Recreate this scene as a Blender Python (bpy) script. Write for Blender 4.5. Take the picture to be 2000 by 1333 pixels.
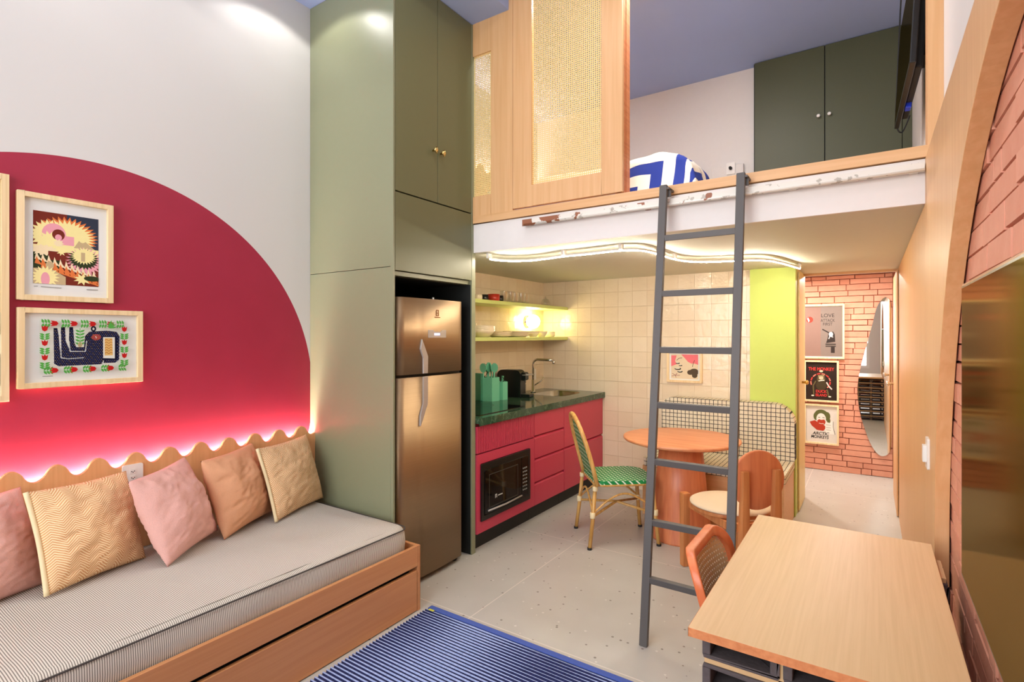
import bpy, bmesh, math, random
from mathutils import Vector, Matrix, noise
from mathutils.geometry import tessellate_polygon
random.seed(7)
S = bpy.context.scene
for o in list(bpy.data.objects): bpy.data.objects.remove(o)
C = bpy.context.collection
PI = math.pi
# ---------------------------------------------------------------- camera
cd = bpy.data.cameras.new('camera'); cam = bpy.data.objects.new('camera', cd); C.objects.link(cam)
cam.location = (0, 0, 1.46); cam.rotation_euler = (PI/2, 0, math.radians(33.94))
cd.sensor_width = 36; cd.lens = 36*1040/2000; cd.shift_y = -(666.5-656)/2000; cd.clip_start = .02
S.camera = cam
# ---------------------------------------------------------------- world and exposure
S.view_settings.view_transform = 'Standard'; S.view_settings.look = 'None'
S.view_settings.gamma = 1; S.view_settings.use_curve_mapping = False
S.view_settings.exposure = 0.38
w = bpy.data.worlds.new('world'); S.world = w; w.use_nodes = True
w.node_tree.nodes['Background'].inputs[0].default_value = (.9, .95, 1, 1)
w.node_tree.nodes['Background'].inputs[1].default_value = 1.2
# ---------------------------------------------------------------- lights
def area(name, loc, size, energy, col=(1, 1, 1), rot=(0, 0, 0), sy=None, spread=180):
    l = bpy.data.lights.new(name, 'AREA'); l.energy = energy; l.color = col; l.spread = math.radians(spread)
    if sy: l.shape = 'RECTANGLE'; l.size = size; l.size_y = sy
    else: l.shape = 'DISK'; l.size = size
    o = bpy.data.objects.new(name, l); o.location = loc; o.rotation_euler = rot; C.objects.link(o); return o
def spot(name, loc, energy, angle, blend=.25, col=(1, .96, .9), r=.03, rot=(0, 0, 0)):
    l = bpy.data.lights.new(name, 'SPOT'); l.energy = energy; l.color = col; l.spot_size = math.radians(angle)
    l.spot_blend = blend; l.shadow_soft_size = r
    o = bpy.data.objects.new(name, l); o.location = loc; o.rotation_euler = rot; C.objects.link(o); return o
# daylight entering by the window behind the photographer
area('window_daylight', (-1.3, -1.55, 1.95), 2.5, 42, (.96, .98, 1), (math.radians(84), 0, 0), 2.5, 120)
SOFFIT = [(-2.64, 1.80, 3.515), (-2.64, .85, 3.515), (-2.64, -.1, 3.515)]
MAIN = [(-.75, 2.3, 3.70), (-.75, 1.1, 3.70), (-.75, -.1, 3.70), (-1.6, .5, 3.70), (-1.5, 1.9, 3.70)]  # unseen fill lights added in the high ceiling to brighten the room
LOFT = [(-.9, 3.05, 3.70), (-1.6, 3.05, 3.70)]  # fill lights added above the loft edge, out of view, to lift the loft
HALL = [(-.25, 6.0, 2.09), (-.9, 6.2, 2.09)]  # unseen fill lights added to brighten the hallway and under the loft
for p in SOFFIT: spot('soffit_downlight', (p[0], p[1], p[2]-.012), 6, 132, .14, (1, .97, .93))
for p in MAIN: area('main_fill_light', (p[0], p[1], p[2]-.012), .10, 3.2, (1, .95, .88))
for p in LOFT: area('loft_fill_light', (p[0], p[1], p[2]-.012), .10, 12, (1, .95, .92))
for p in HALL: area('hall_fill_light', (p[0], p[1], p[2]-.012), .09, 15, (1, .95, .88))

# ---------------------------------------------------------------- materials
def srgb(r, g, b):
    f = lambda c: (c/255/12.92) if c/255 <= .04045 else ((c/255+.055)/1.055)**2.4
    return (f(r), f(g), f(b), 1)
def newmat(name):
    m = bpy.data.materials.new(name); m.use_nodes = True
    nt = m.node_tree; return m, nt, nt.nodes['Principled BSDF']
def nd(nt, typ, **k):
    n = nt.nodes.new(typ)
    for a, v in k.items(): setattr(n, a, v)
    return n
def plain(name, col, rough=.5, metal=0, noisy=.04, scale=30, bump=0, **kw):
    m, nt, b = newmat(name)
    c = srgb(*col)
    b.inputs['Roughness'].default_value = rough; b.inputs['Metallic'].default_value = metal
    tc = nd(nt, 'ShaderNodeTexCoord'); n = nd(nt, 'ShaderNodeTexNoise'); n.inputs['Scale'].default_value = scale
    n.inputs['Detail'].default_value = 4
    nt.links.new(tc.outputs['Object'], n.inputs['Vector'])
    mx = nd(nt, 'ShaderNodeMix', data_type='RGBA')
    mx.inputs[6].default_value = tuple(x*(1-noisy) for x in c[:3])+(1,); mx.inputs[7].default_value = tuple(min(1, x*(1+noisy)) for x in c[:3])+(1,)
    nt.links.new(n.outputs['Fac'], mx.inputs[0]); nt.links.new(mx.outputs[2], b.inputs['Base Color'])
    if bump:
        bp = nd(nt, 'ShaderNodeBump'); bp.inputs['Strength'].default_value = bump; bp.inputs['Distance'].default_value = .002
        nt.links.new(n.outputs['Fac'], bp.inputs['Height']); nt.links.new(bp.outputs[0], b.inputs['Normal'])
    for k, v in kw.items():
        b.inputs[k].default_value = v
    return m
def wood(name, c1, c2, axis=2, rough=.45, sc=1.0, fine=60, contrast=(.35, .65)):
    m, nt, b = newmat(name)
    b.inputs['Roughness'].default_value = rough
    tc = nd(nt, 'ShaderNodeTexCoord'); mp = nd(nt, 'ShaderNodeMapping')
    s = [fine*sc]*3; s[axis] = 2.2*sc; mp.inputs['Scale'].default_value = s
    nt.links.new(tc.outputs['Object'], mp.inputs['Vector'])
    n = nd(nt, 'ShaderNodeTexNoise'); n.inputs['Scale'].default_value = 1; n.inputs['Detail'].default_value = 5; n.inputs['Distortion'].default_value = .4
    nt.links.new(mp.outputs[0], n.inputs['Vector'])
    cr = nd(nt, 'ShaderNodeValToRGB'); cr.color_ramp.elements[0].position = contrast[0]; cr.color_ramp.elements[1].position = contrast[1]
    cr.color_ramp.elements[0].color = srgb(*c1); cr.color_ramp.elements[1].color = srgb(*c2)
    nt.links.new(n.outputs['Fac'], cr.inputs[0]); nt.links.new(cr.outputs[0], b.inputs['Base Color'])
    return m
def emis(name, col, strength):
    m, nt, b = newmat(name); b.inputs['Base Color'].default_value = srgb(*col)
    b.inputs['Emission Color'].default_value = srgb(*col); b.inputs['Emission Strength'].default_value = strength
    return m
def math_(nt, op, a, b=None, c=None):
    n = nd(nt, 'ShaderNodeMath', operation=op)
    for i, v in enumerate((a, b, c)):
        if v is None: continue
        if isinstance(v, (int, float)): n.inputs[i].default_value = v
        else: nt.links.new(v, n.inputs[i])
    return n.outputs[0]
def xyz(nt):
    tc = nd(nt, 'ShaderNodeTexCoord'); sp = nd(nt, 'ShaderNodeSeparateXYZ'); nt.links.new(tc.outputs['Object'], sp.inputs[0])
    return tc, sp.outputs
def mixc(nt, fac, a, b):
    mx = nd(nt, 'ShaderNodeMix', data_type='RGBA')
    if isinstance(fac, (int, float)): mx.inputs[0].default_value = fac
    else: nt.links.new(fac, mx.inputs[0])
    for i, v in ((6, a), (7, b)):
        if isinstance(v, tuple): mx.inputs[i].default_value = v
        else: nt.links.new(v, mx.inputs[i])
    return mx.outputs[2]
def noise_(nt, tc, scale, detail=4, dist=0):
    n = nd(nt, 'ShaderNodeTexNoise'); n.inputs['Scale'].default_value = scale; n.inputs['Detail'].default_value = detail
    n.inputs['Distortion'].default_value = dist
    nt.links.new(tc.outputs['Object'], n.inputs['Vector']); return n.outputs['Fac']

M = {}
M['wood'] = wood('light_oak_vertical', (216, 166, 114), (224, 177, 127), 2, .42, .8)
M['woodx'] = wood('light_oak_along_x', (216, 166, 114), (224, 177, 127), 0, .42, .8)
M['woody'] = wood('light_oak_along_y', (222, 160, 114), (234, 178, 132), 1)
M['deskwood'] = wood('desk_oak', (214, 176, 128), (221, 184, 138), 1, .4, 1.2, 90)
M['edgewood'] = wood('oak_edge', (196, 120, 72), (212, 138, 88), 1, .5)
M['sofawood'] = wood('sofa_oak', (200, 138, 90), (207, 147, 98), 1, .42)
M['headwood'] = wood('headboard_oak', (218, 162, 108), (226, 172, 120), 2, .45)
M['tablewood'] = wood('table_wood', (196, 104, 66), (224, 140, 92), 2, .4, 1, 26, (.25, .75))
M['tabletop'] = wood('table_top_wood', (208, 128, 86), (222, 148, 104), 0, .35, 1, 26)
M['chairwood'] = wood('chair_wood', (186, 112, 62), (214, 142, 86), 2, .4, 1, 40)
M['canewood'] = wood('cane_chair_wood', (214, 110, 62), (226, 130, 80), 2, .35, 1, 30)
M['framewood'] = wood('frame_wood', (226, 196, 146), (240, 214, 170), 2, .5)
M['bamboo'] = wood('bamboo_cane', (190, 140, 70), (222, 176, 104), 2, .35, 1, 40)
M['white'] = plain('white_paint', (226, 221, 216), .6, 0, .02)
M['fascia'] = plain('fascia_white', (232, 226, 222), .55, 0, .02)
M['blue'] = plain('blue_ceiling_paint', (164, 182, 224), .7, 0, .03, 3)
M['undergrey'] = plain('under_loft_paint', (212, 211, 196), .6, 0, .02)
M['sage'] = plain('sage_green_laminate', (134, 137, 108), .38, 0, .02)
M['sage_shaded'] = plain('sage_green_laminate_shaded', (108, 110, 78), .40, 0, .02)  # same sage laminate, the unlit front's shade put into a darker colour
M['closet'] = plain('dark_green_laminate', (76, 78, 52), .45, 0, .02)
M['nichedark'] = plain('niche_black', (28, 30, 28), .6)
M['pink'] = plain('raspberry_laminate', (194, 58, 84), .38, 0, .02)
M['pinkdk'] = plain('raspberry_groove', (120, 22, 44), .5)
M['lime'] = plain('lime_paint', (198, 216, 104), .5, 0, .02)
M['limesh'] = plain('lime_shelf', (206, 218, 130), .4, 0, .02)
M['limewd'] = plain('pale_yellow_door_paint', (232, 214, 150), .4, 0, .02)
M['black'] = plain('black_plastic', (16, 16, 17), .3)
M['blackmat'] = plain('black_matt', (24, 24, 25), .6)
M['glassblk'] = plain('black_glass', (10, 10, 10), .06)
M['chrome'] = plain('chrome', (205, 200, 192), .15, 1, 0)
M['handle'] = plain('brushed_handle', (176, 168, 162), .4, .35, .05)
M['brass'] = plain('brass', (222, 190, 120), .25, 1, .05)
M['ladder'] = plain('ladder_grey_steel', (88, 84, 82), .5, .0, .05)
M['plasticw'] = plain('white_plastic', (236, 232, 226), .35, 0, .01)
M['ceram'] = plain('cream_ceramic', (240, 226, 196), .25, 0, .02)
M['teal'] = plain('mint_silicone', (112, 200, 166), .45, 0, .02)
M['teald'] = plain('mint_silicone_dark', (50, 128, 100), .45, 0, .02)
M['red'] = plain('red_enamel', (190, 52, 36), .3)
M['paper'] = plain('print_paper', (226, 226, 222), .6, 0, .01)
M['mortar'] = plain('pale_mortar', (205, 170, 125), .8, 0, .08, 60)
M['concrete'] = plain('dark_concrete_block', (84, 76, 78), .85, 0, .22, 90, .6)
M['cushpeach'] = plain('peach_cotton', (220, 164, 126), .9, 0, .06, 160, .3)
M['cushpink'] = plain('dusty_pink_linen', (222, 172, 162), .9, 0, .14, 260, .5)
M['seatcream'] = plain('cream_bouclé', (228, 206, 176), .9, 0, .05, 150, .4)
M['cane'] = plain('cane_webbing', (234, 202, 132), .5, 0, .06, 100)
M['canech'] = plain('chair_cane_webbing', (234, 204, 152), .5, 0, .08, 100)
M['piping'] = plain('dark_piping', (70, 64, 60), .8)
M['binding'] = plain('cream_binding', (236, 218, 174), .6)
M['glow'] = emis('led_strip_glow', (255, 240, 236), 210)
M['neon'] = emis('neon_tube_glow', (255, 241, 216), 165)
M['globe'] = emis('lamp_globe_glow', (255, 232, 184), 22)
M['diff'] = emis('downlight_diffuser', (255, 248, 236), 6)
M['bluled'] = plain('blue_plastic', (40, 70, 220), .3)
M['displ'] = emis('display_glow', (190, 200, 255), 1.0)
def glassm():
    m, nt, b = newmat('clear_glass'); tr = nd(nt, 'ShaderNodeBsdfTransparent'); tr.inputs[0].default_value = (.98, .985, .98, 1)
    g = nd(nt, 'ShaderNodeBsdfGlossy'); g.inputs['Roughness'].default_value = .03; mx = nd(nt, 'ShaderNodeMixShader'); mx.inputs[0].default_value = .30; nt.links.new(tr.outputs[0], mx.inputs[1]); nt.links.new(g.outputs[0], mx.inputs[2])
    nt.links.new(mx.outputs[0], nt.nodes['Material Output'].inputs[0]); return m
M['glass'] = glassm()
def mirrorm():
    m, nt, b = newmat('mirror_silver'); b.inputs['Metallic'].default_value = 1; b.inputs['Roughness'].default_value = .01
    b.inputs['Base Color'].default_value = (.9, .91, .88, 1); return m
M['mirror'] = mirrorm()
def tvscreen():
    m, nt, b = newmat('tv_screen'); g = nd(nt, 'ShaderNodeBsdfGlossy'); g.inputs['Color'].default_value = (.26, .21, .11, 1); g.inputs['Roughness'].default_value = .11
    b.inputs['Base Color'].default_value = srgb(24, 18, 10); b.inputs['Roughness'].default_value = .9; b.inputs['Specular IOR Level'].default_value = 0
    mx = nd(nt, 'ShaderNodeMixShader'); mx.inputs[0].default_value = .8; nt.links.new(b.outputs[0], mx.inputs[1]); nt.links.new(g.outputs[0], mx.inputs[2])
    nt.links.new(mx.outputs[0], nt.nodes['Material Output'].inputs[0]); return m
M['screen'] = tvscreen()
def steel():
    m, nt, b = newmat('brushed_steel'); b.inputs['Metallic'].default_value = .8; b.inputs['Roughness'].default_value = .42
    tc = nd(nt, 'ShaderNodeTexCoord'); mp = nd(nt, 'ShaderNodeMapping'); mp.inputs['Scale'].default_value = (4, 4, 300)
    nt.links.new(tc.outputs['Object'], mp.inputs[0]); n = nd(nt, 'ShaderNodeTexNoise'); n.inputs['Scale'].default_value = 1
    nt.links.new(mp.outputs[0], n.inputs['Vector'])
    nt.links.new(mixc(nt, n.outputs['Fac'], srgb(146, 120, 92), srgb(158, 132, 102)), b.inputs['Base Color']); return m
M['steel'] = steel()
# left wall: white paint with a painted raspberry disc
def leftwall():
    m, nt, b = newmat('white_wall_with_raspberry_disc'); tc, o = xyz(nt)
    dy = math_(nt, 'SUBTRACT', o[1], .95); dz = math_(nt, 'SUBTRACT', o[2], 1.10)
    d = math_(nt, 'SQRT', math_(nt, 'ADD', math_(nt, 'MULTIPLY', dy, dy), math_(nt, 'MULTIPLY', dz, dz)))
    ins = math_(nt, 'LESS_THAN', d, 1.155)
    n = noise_(nt, tc, 6)
    red = mixc(nt, n, srgb(158, 30, 58), srgb(168, 36, 66))
    nt.links.new(mixc(nt, ins, srgb(214, 211, 207), red), b.inputs['Base Color']); b.inputs['Roughness'].default_value = .5
    return m
M['leftwall'] = leftwall()
def floorm():
    m, nt, b = newmat('grey_terrazzo'); tc, o = xyz(nt)
    base = mixc(nt, noise_(nt, tc, 2.5), srgb(176, 172, 164), srgb(200, 197, 190))
    v = nd(nt, 'ShaderNodeTexVoronoi'); v.inputs['Scale'].default_value = 26; nt.links.new(tc.outputs['Object'], v.inputs['Vector'])
    sp = math_(nt, 'LESS_THAN', v.outputs['Distance'], .17)
    sepc = nd(nt, 'ShaderNodeSeparateColor'); nt.links.new(v.outputs['Color'], sepc.inputs[0])
    sel = math_(nt, 'LESS_THAN', sepc.outputs[0], .3)
    base = mixc(nt, math_(nt, 'MULTIPLY', math_(nt, 'MULTIPLY', sp, sel), .75), base, srgb(104, 94, 84))
    sel2 = math_(nt, 'GREATER_THAN', sepc.outputs[1], .8)
    base = mixc(nt, math_(nt, 'MULTIPLY', math_(nt, 'MULTIPLY', sp, sel2), .5), base, srgb(228, 224, 218))
    fs = []
    for ax, off in ((0, 1.72+12), (1, -3.37+12)):
        f = math_(nt, 'FRACT', math_(nt, 'DIVIDE', math_(nt, 'ADD', o[ax], off), 1.2))
        f = math_(nt, 'ABSOLUTE', math_(nt, 'SUBTRACT', f, .5)); fs.append(math_(nt, 'GREATER_THAN', f, .5-.0022))
    g = math_(nt, 'MAXIMUM', fs[0], fs[1])
    nt.links.new(mixc(nt, math_(nt, 'MULTIPLY', g, .8), base, srgb(226, 216, 206)), b.inputs['Base Color'])
    b.inputs['Roughness'].default_value = .32
    return m
M['floor'] = floorm()
def tiles(ax):
    m, nt, b = newmat('cream_zellige_tiles_%d' % ax); tc, o = xyz(nt)
    cb = nd(nt, 'ShaderNodeCombineXYZ'); nt.links.new(o[ax], cb.inputs[0]); nt.links.new(o[2], cb.inputs[1])
    br = nd(nt, 'ShaderNodeTexBrick'); br.offset = 0; br.squash = 1
    br.inputs['Scale'].default_value = 1; br.inputs['Brick Width'].default_value = .145; br.inputs['Row Height'].default_value = .145
    br.inputs['Mortar Size'].default_value = .0015; br.inputs['Mortar Smooth'].default_value = .3
    br.inputs['Color1'].default_value = srgb(232, 214, 186); br.inputs['Color2'].default_value = srgb(238, 223, 198); br.inputs['Mortar'].default_value = srgb(224, 204, 172)
    nt.links.new(cb.outputs[0], br.inputs['Vector'])
    nt.links.new(mixc(nt, math_(nt, 'MULTIPLY', noise_(nt, tc, 9), .5), br.outputs['Color'], srgb(224, 200, 168)), b.inputs['Base Color'])
    # every tile leans a little its own way: tilt height by a random slope per cell
    cx = math_(nt, 'DIVIDE', o[ax], .145); cz = math_(nt, 'DIVIDE', o[2], .145)
    wn = nd(nt, 'ShaderNodeTexWhiteNoise', noise_dimensions='2D'); c2 = nd(nt, 'ShaderNodeCombineXYZ')
    nt.links.new(math_(nt, 'FLOOR', cx), c2.inputs[0]); nt.links.new(math_(nt, 'FLOOR', cz), c2.inputs[1]); nt.links.new(c2.outputs[0], wn.inputs['Vector'])
    sc = nd(nt, 'ShaderNodeSeparateColor'); nt.links.new(wn.outputs['Color'], sc.inputs[0])
    h = math_(nt, 'ADD', math_(nt, 'MULTIPLY', math_(nt, 'SUBTRACT', sc.outputs[0], .5), math_(nt, 'FRACT', cx)), math_(nt, 'MULTIPLY', math_(nt, 'SUBTRACT', sc.outputs[1], .5), math_(nt, 'FRACT', cz)))
    h = math_(nt, 'ADD', math_(nt, 'MULTIPLY', h, 1.6), math_(nt, 'MULTIPLY', noise_(nt, tc, 14), 1.6))
    h = math_(nt, 'SUBTRACT', h, math_(nt, 'MULTIPLY', br.outputs['Fac'], .8))
    bp = nd(nt, 'ShaderNodeBump'); bp.inputs['Strength'].default_value = .9; bp.inputs['Distance'].default_value = .0035
    nt.links.new(h, bp.inputs['Height']); nt.links.new(bp.outputs[0], b.inputs['Normal'])
    b.inputs['Roughness'].default_value = .16; return m
M['tilex'] = tiles(0); M['tiley'] = tiles(1)
def brickm(name, cols, rough=.75):
    m, nt, b = newmat(name); tc, o = xyz(nt); g = nd(nt, 'ShaderNodeNewGeometry')
    cr = nd(nt, 'ShaderNodeValToRGB'); cr.color_ramp.elements[0].color = srgb(*cols[0]); cr.color_ramp.elements[1].color = srgb(*cols[2])
    e = cr.color_ramp.elements.new(.5); e.color = srgb(*cols[1])
    nt.links.new(g.outputs['Random Per Island'], cr.inputs[0])
    n = noise_(nt, tc, 18, 8); c = mixc(nt, math_(nt, 'MULTIPLY', n, .45), cr.outputs[0], srgb(232, 178, 150))
    nt.links.new(c, b.inputs['Base Color']); b.inputs['Roughness'].default_value = rough
    bp = nd(nt, 'ShaderNodeBump'); bp.inputs['Strength'].default_value = .5; bp.inputs['Distance'].default_value = .004
    nt.links.new(noise_(nt, tc, 40, 8), bp.inputs['Height']); nt.links.new(bp.outputs[0], b.inputs['Normal']); return m
M['brick'] = brickm('rose_brick', ((206, 132, 104), (216, 146, 120), (198, 122, 96)))
M['joint'] = plain('brick_joint', (176, 108, 84), .9)
def marble():
    m, nt, b = newmat('green_marble'); tc, o = xyz(nt)
    n1 = noise_(nt, tc, 5, 10, 2.5); n2 = noise_(nt, tc, 22, 8, 1)
    c = mixc(nt, n2, srgb(30, 52, 38), srgb(64, 90, 66))
    v = math_(nt, 'LESS_THAN', math_(nt, 'ABSOLUTE', math_(nt, 'SUBTRACT', n1, .52)), .012)
    c = mixc(nt, math_(nt, 'MULTIPLY', v, .4), c, srgb(120, 146, 116))
    nt.links.new(c, b.inputs['Base Color']); b.inputs['Roughness'].default_value = .07; return m
M['marble'] = marble()
def stripes(name, ax, pitch, c1, c2, duty=.5, rough=.9, jitter=0.):
    m, nt, b = newmat(name); tc, o = xyz(nt)
    x = o[ax]
    if jitter: x = math_(nt, 'ADD', x, math_(nt, 'MULTIPLY', noise_(nt, tc, 3), jitter))
    f = math_(nt, 'FRACT', math_(nt, 'DIVIDE', math_(nt, 'ADD', x, 20), pitch))
    f = math_(nt, 'LESS_THAN', f, duty)
    nt.links.new(mixc(nt, f, srgb(*c1), srgb(*c2)), b.inputs['Base Color']); b.inputs['Roughness'].default_value = rough
    return m
M['ticking'] = stripes('ticking_fabric', 1, .0066, (218, 211, 200), (128, 121, 112), .40, .9)
def herring(name, ca, cb_):
    m, nt, b = newmat(name); tc, o = xyz(nt)
    z = math_(nt, 'ABSOLUTE', math_(nt, 'SUBTRACT', math_(nt, 'FRACT', math_(nt, 'MULTIPLY', math_(nt, 'ADD', o[0], 5), 15)), .5))
    f = math_(nt, 'FRACT', math_(nt, 'ADD', math_(nt, 'MULTIPLY', math_(nt, 'ADD', o[2], 5), 105), math_(nt, 'MULTIPLY', z, 6.0)))
    f = math_(nt, 'GREATER_THAN', f, .46)
    nt.links.new(mixc(nt, f, srgb(*ca), srgb(*cb_)), b.inputs['Base Color']); b.inputs['Roughness'].default_value = .95
    bp = nd(nt, 'ShaderNodeBump'); bp.inputs['Strength'].default_value = .6; bp.inputs['Distance'].default_value = .003
    nt.links.new(f, bp.inputs['Height']); nt.links.new(bp.outputs[0], b.inputs['Normal']); return m
M['herring'] = herring('herringbone_weave', (246, 220, 178), (212, 158, 108))
def gridfab():
    m, nt, b = newmat('cream_fabric_black_grid'); tc, o = xyz(nt)
    def line(i, p, t):
        x = math_(nt, 'ADD', o[i], math_(nt, 'MULTIPLY', noise_(nt, tc, 22, 1), .006))
        f = math_(nt, 'FRACT', math_(nt, 'DIVIDE', math_(nt, 'ADD', x, 10), p))
        return math_(nt, 'LESS_THAN', f, t)
    g = nd(nt, 'ShaderNodeNewGeometry'); sn = nd(nt, 'ShaderNodeSeparateXYZ'); nt.links.new(g.outputs['Normal'], sn.inputs[0])
    up = math_(nt, 'GREATER_THAN', sn.outputs[2], .7)
    hz = line(2, .034, .14); hy = line(1, .034, .14)
    sel = nd(nt, 'ShaderNodeMix'); nt.links.new(up, sel.inputs[0]); nt.links.new(hz, sel.inputs[2]); nt.links.new(hy, sel.inputs[3])
    f = math_(nt, 'MAXIMUM', line(0, .034, .14), sel.outputs[0])
    nt.links.new(mixc(nt, f, srgb(226, 214, 190), srgb(46, 42, 40)), b.inputs['Base Color']); b.inputs['Roughness'].default_value = .9; return m
M['gridfab'] = gridfab()
def greenweave():
    m, nt, b = newmat('green_weave_white_dots'); tc, o = xyz(nt)
    u = math_(nt, 'MULTIPLY', math_(nt, 'ADD', math_(nt, 'ADD', o[0], o[2]), 5), 40); v = math_(nt, 'MULTIPLY', math_(nt, 'ADD', o[1], 5), 50)
    fu = math_(nt, 'FRACT', u); sh = math_(nt, 'MULTIPLY', math_(nt, 'MODULO', math_(nt, 'FLOOR', u), 2), .5)
    fv = math_(nt, 'FRACT', math_(nt, 'ADD', math_(nt, 'MULTIPLY', v, .5), sh))
    f = math_(nt, 'MULTIPLY', math_(nt, 'LESS_THAN', fu, .5), math_(nt, 'LESS_THAN', fv, .42))
    nt.links.new(mixc(nt, f, srgb(20, 138, 70), srgb(232, 244, 226)), b.inputs['Base Color']); b.inputs['Roughness'].default_value = .45
    bp = nd(nt, 'ShaderNodeBump'); bp.inputs['Strength'].default_value = .5; bp.inputs['Distance'].default_value = .003
    nt.links.new(math_(nt, 'ADD', fu, fv), bp.inputs['Height']); nt.links.new(bp.outputs[0], b.inputs['Normal']); return m
M['gweave'] = greenweave()
def duvetm():
    m, nt, b = newmat('navy_and_cream_concentric_stripes'); at = nd(nt, 'ShaderNodeAttribute', attribute_name='fold')
    sp = nd(nt, 'ShaderNodeSeparateXYZ'); nt.links.new(at.outputs['Vector'], sp.inputs[0]); o = sp.outputs
    d = math_(nt, 'MAXIMUM', math_(nt, 'SUBTRACT', o[0], .36), math_(nt, 'ADD', .95, o[1]))
    f = math_(nt, 'GREATER_THAN', math_(nt, 'FRACT', math_(nt, 'DIVIDE', math_(nt, 'ADD', d, 2.985), .14)), .5)
    nt.links.new(mixc(nt, f, srgb(238, 230, 214), srgb(26, 50, 142)), b.inputs['Base Color']); b.inputs['Roughness'].default_value = .9; return m
M['duvet'] = duvetm()
def rugm():
    m, nt, b = newmat('blue_ribbed_weave'); tc, o = xyz(nt)
    f = math_(nt, 'FRACT', math_(nt, 'DIVIDE', math_(nt, 'ADD', o[1], 10), .02))
    f = math_(nt, 'LESS_THAN', math_(nt, 'ABSOLUTE', math_(nt, 'SUBTRACT', f, .5)), .18)
    mp = nd(nt, 'ShaderNodeMapping'); mp.inputs['Scale'].default_value = (120, 30, 30); nt.links.new(tc.outputs['Object'], mp.inputs[0])
    n = nd(nt, 'ShaderNodeTexNoise'); n.inputs['Scale'].default_value = 1; nt.links.new(mp.outputs[0], n.inputs['Vector'])
    a = mixc(nt, n.outputs['Fac'], srgb(122, 142, 196), srgb(180, 194, 230)); d = mixc(nt, n.outputs['Fac'], srgb(16, 18, 50), srgb(36, 44, 100))
    nt.links.new(mixc(nt, f, d, a), b.inputs['Base Color']); b.inputs['Roughness'].default_value = .95; return m
M['rug'] = rugm()
M['rugedge'] = plain('rug_binding', (70, 92, 168), .95, 0, .35, 300)
def railm():
    m, nt, b = newmat('white_rail_with_rust'); tc, o = xyz(nt)
    n = math_(nt, 'ADD', noise_(nt, tc, 12, 8), math_(nt, 'MULTIPLY', math_(nt, 'SUBTRACT', -.3, o[0]), .17))
    f = math_(nt, 'GREATER_THAN', n, .60); n2 = math_(nt, 'GREATER_THAN', noise_(nt, tc, 30, 6), .62)
    c = mixc(nt, f, srgb(228, 222, 212), srgb(150, 92, 62)); c = mixc(nt, math_(nt, 'MULTIPLY', n2, .5), c, srgb(120, 104, 84))
    nt.links.new(c, b.inputs['Base Color']); b.inputs['Roughness'].default_value = .5; return m
M['rail'] = railm()
_fm = {}
def flat(col, rough=.6):
    if (col, rough) not in _fm: _fm[(col, rough)] = plain('print_ink_%d_%d_%d' % col, col, rough, 0, .03, 40, 0, **{'Specular IOR Level': .12})
    return _fm[(col, rough)]

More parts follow.
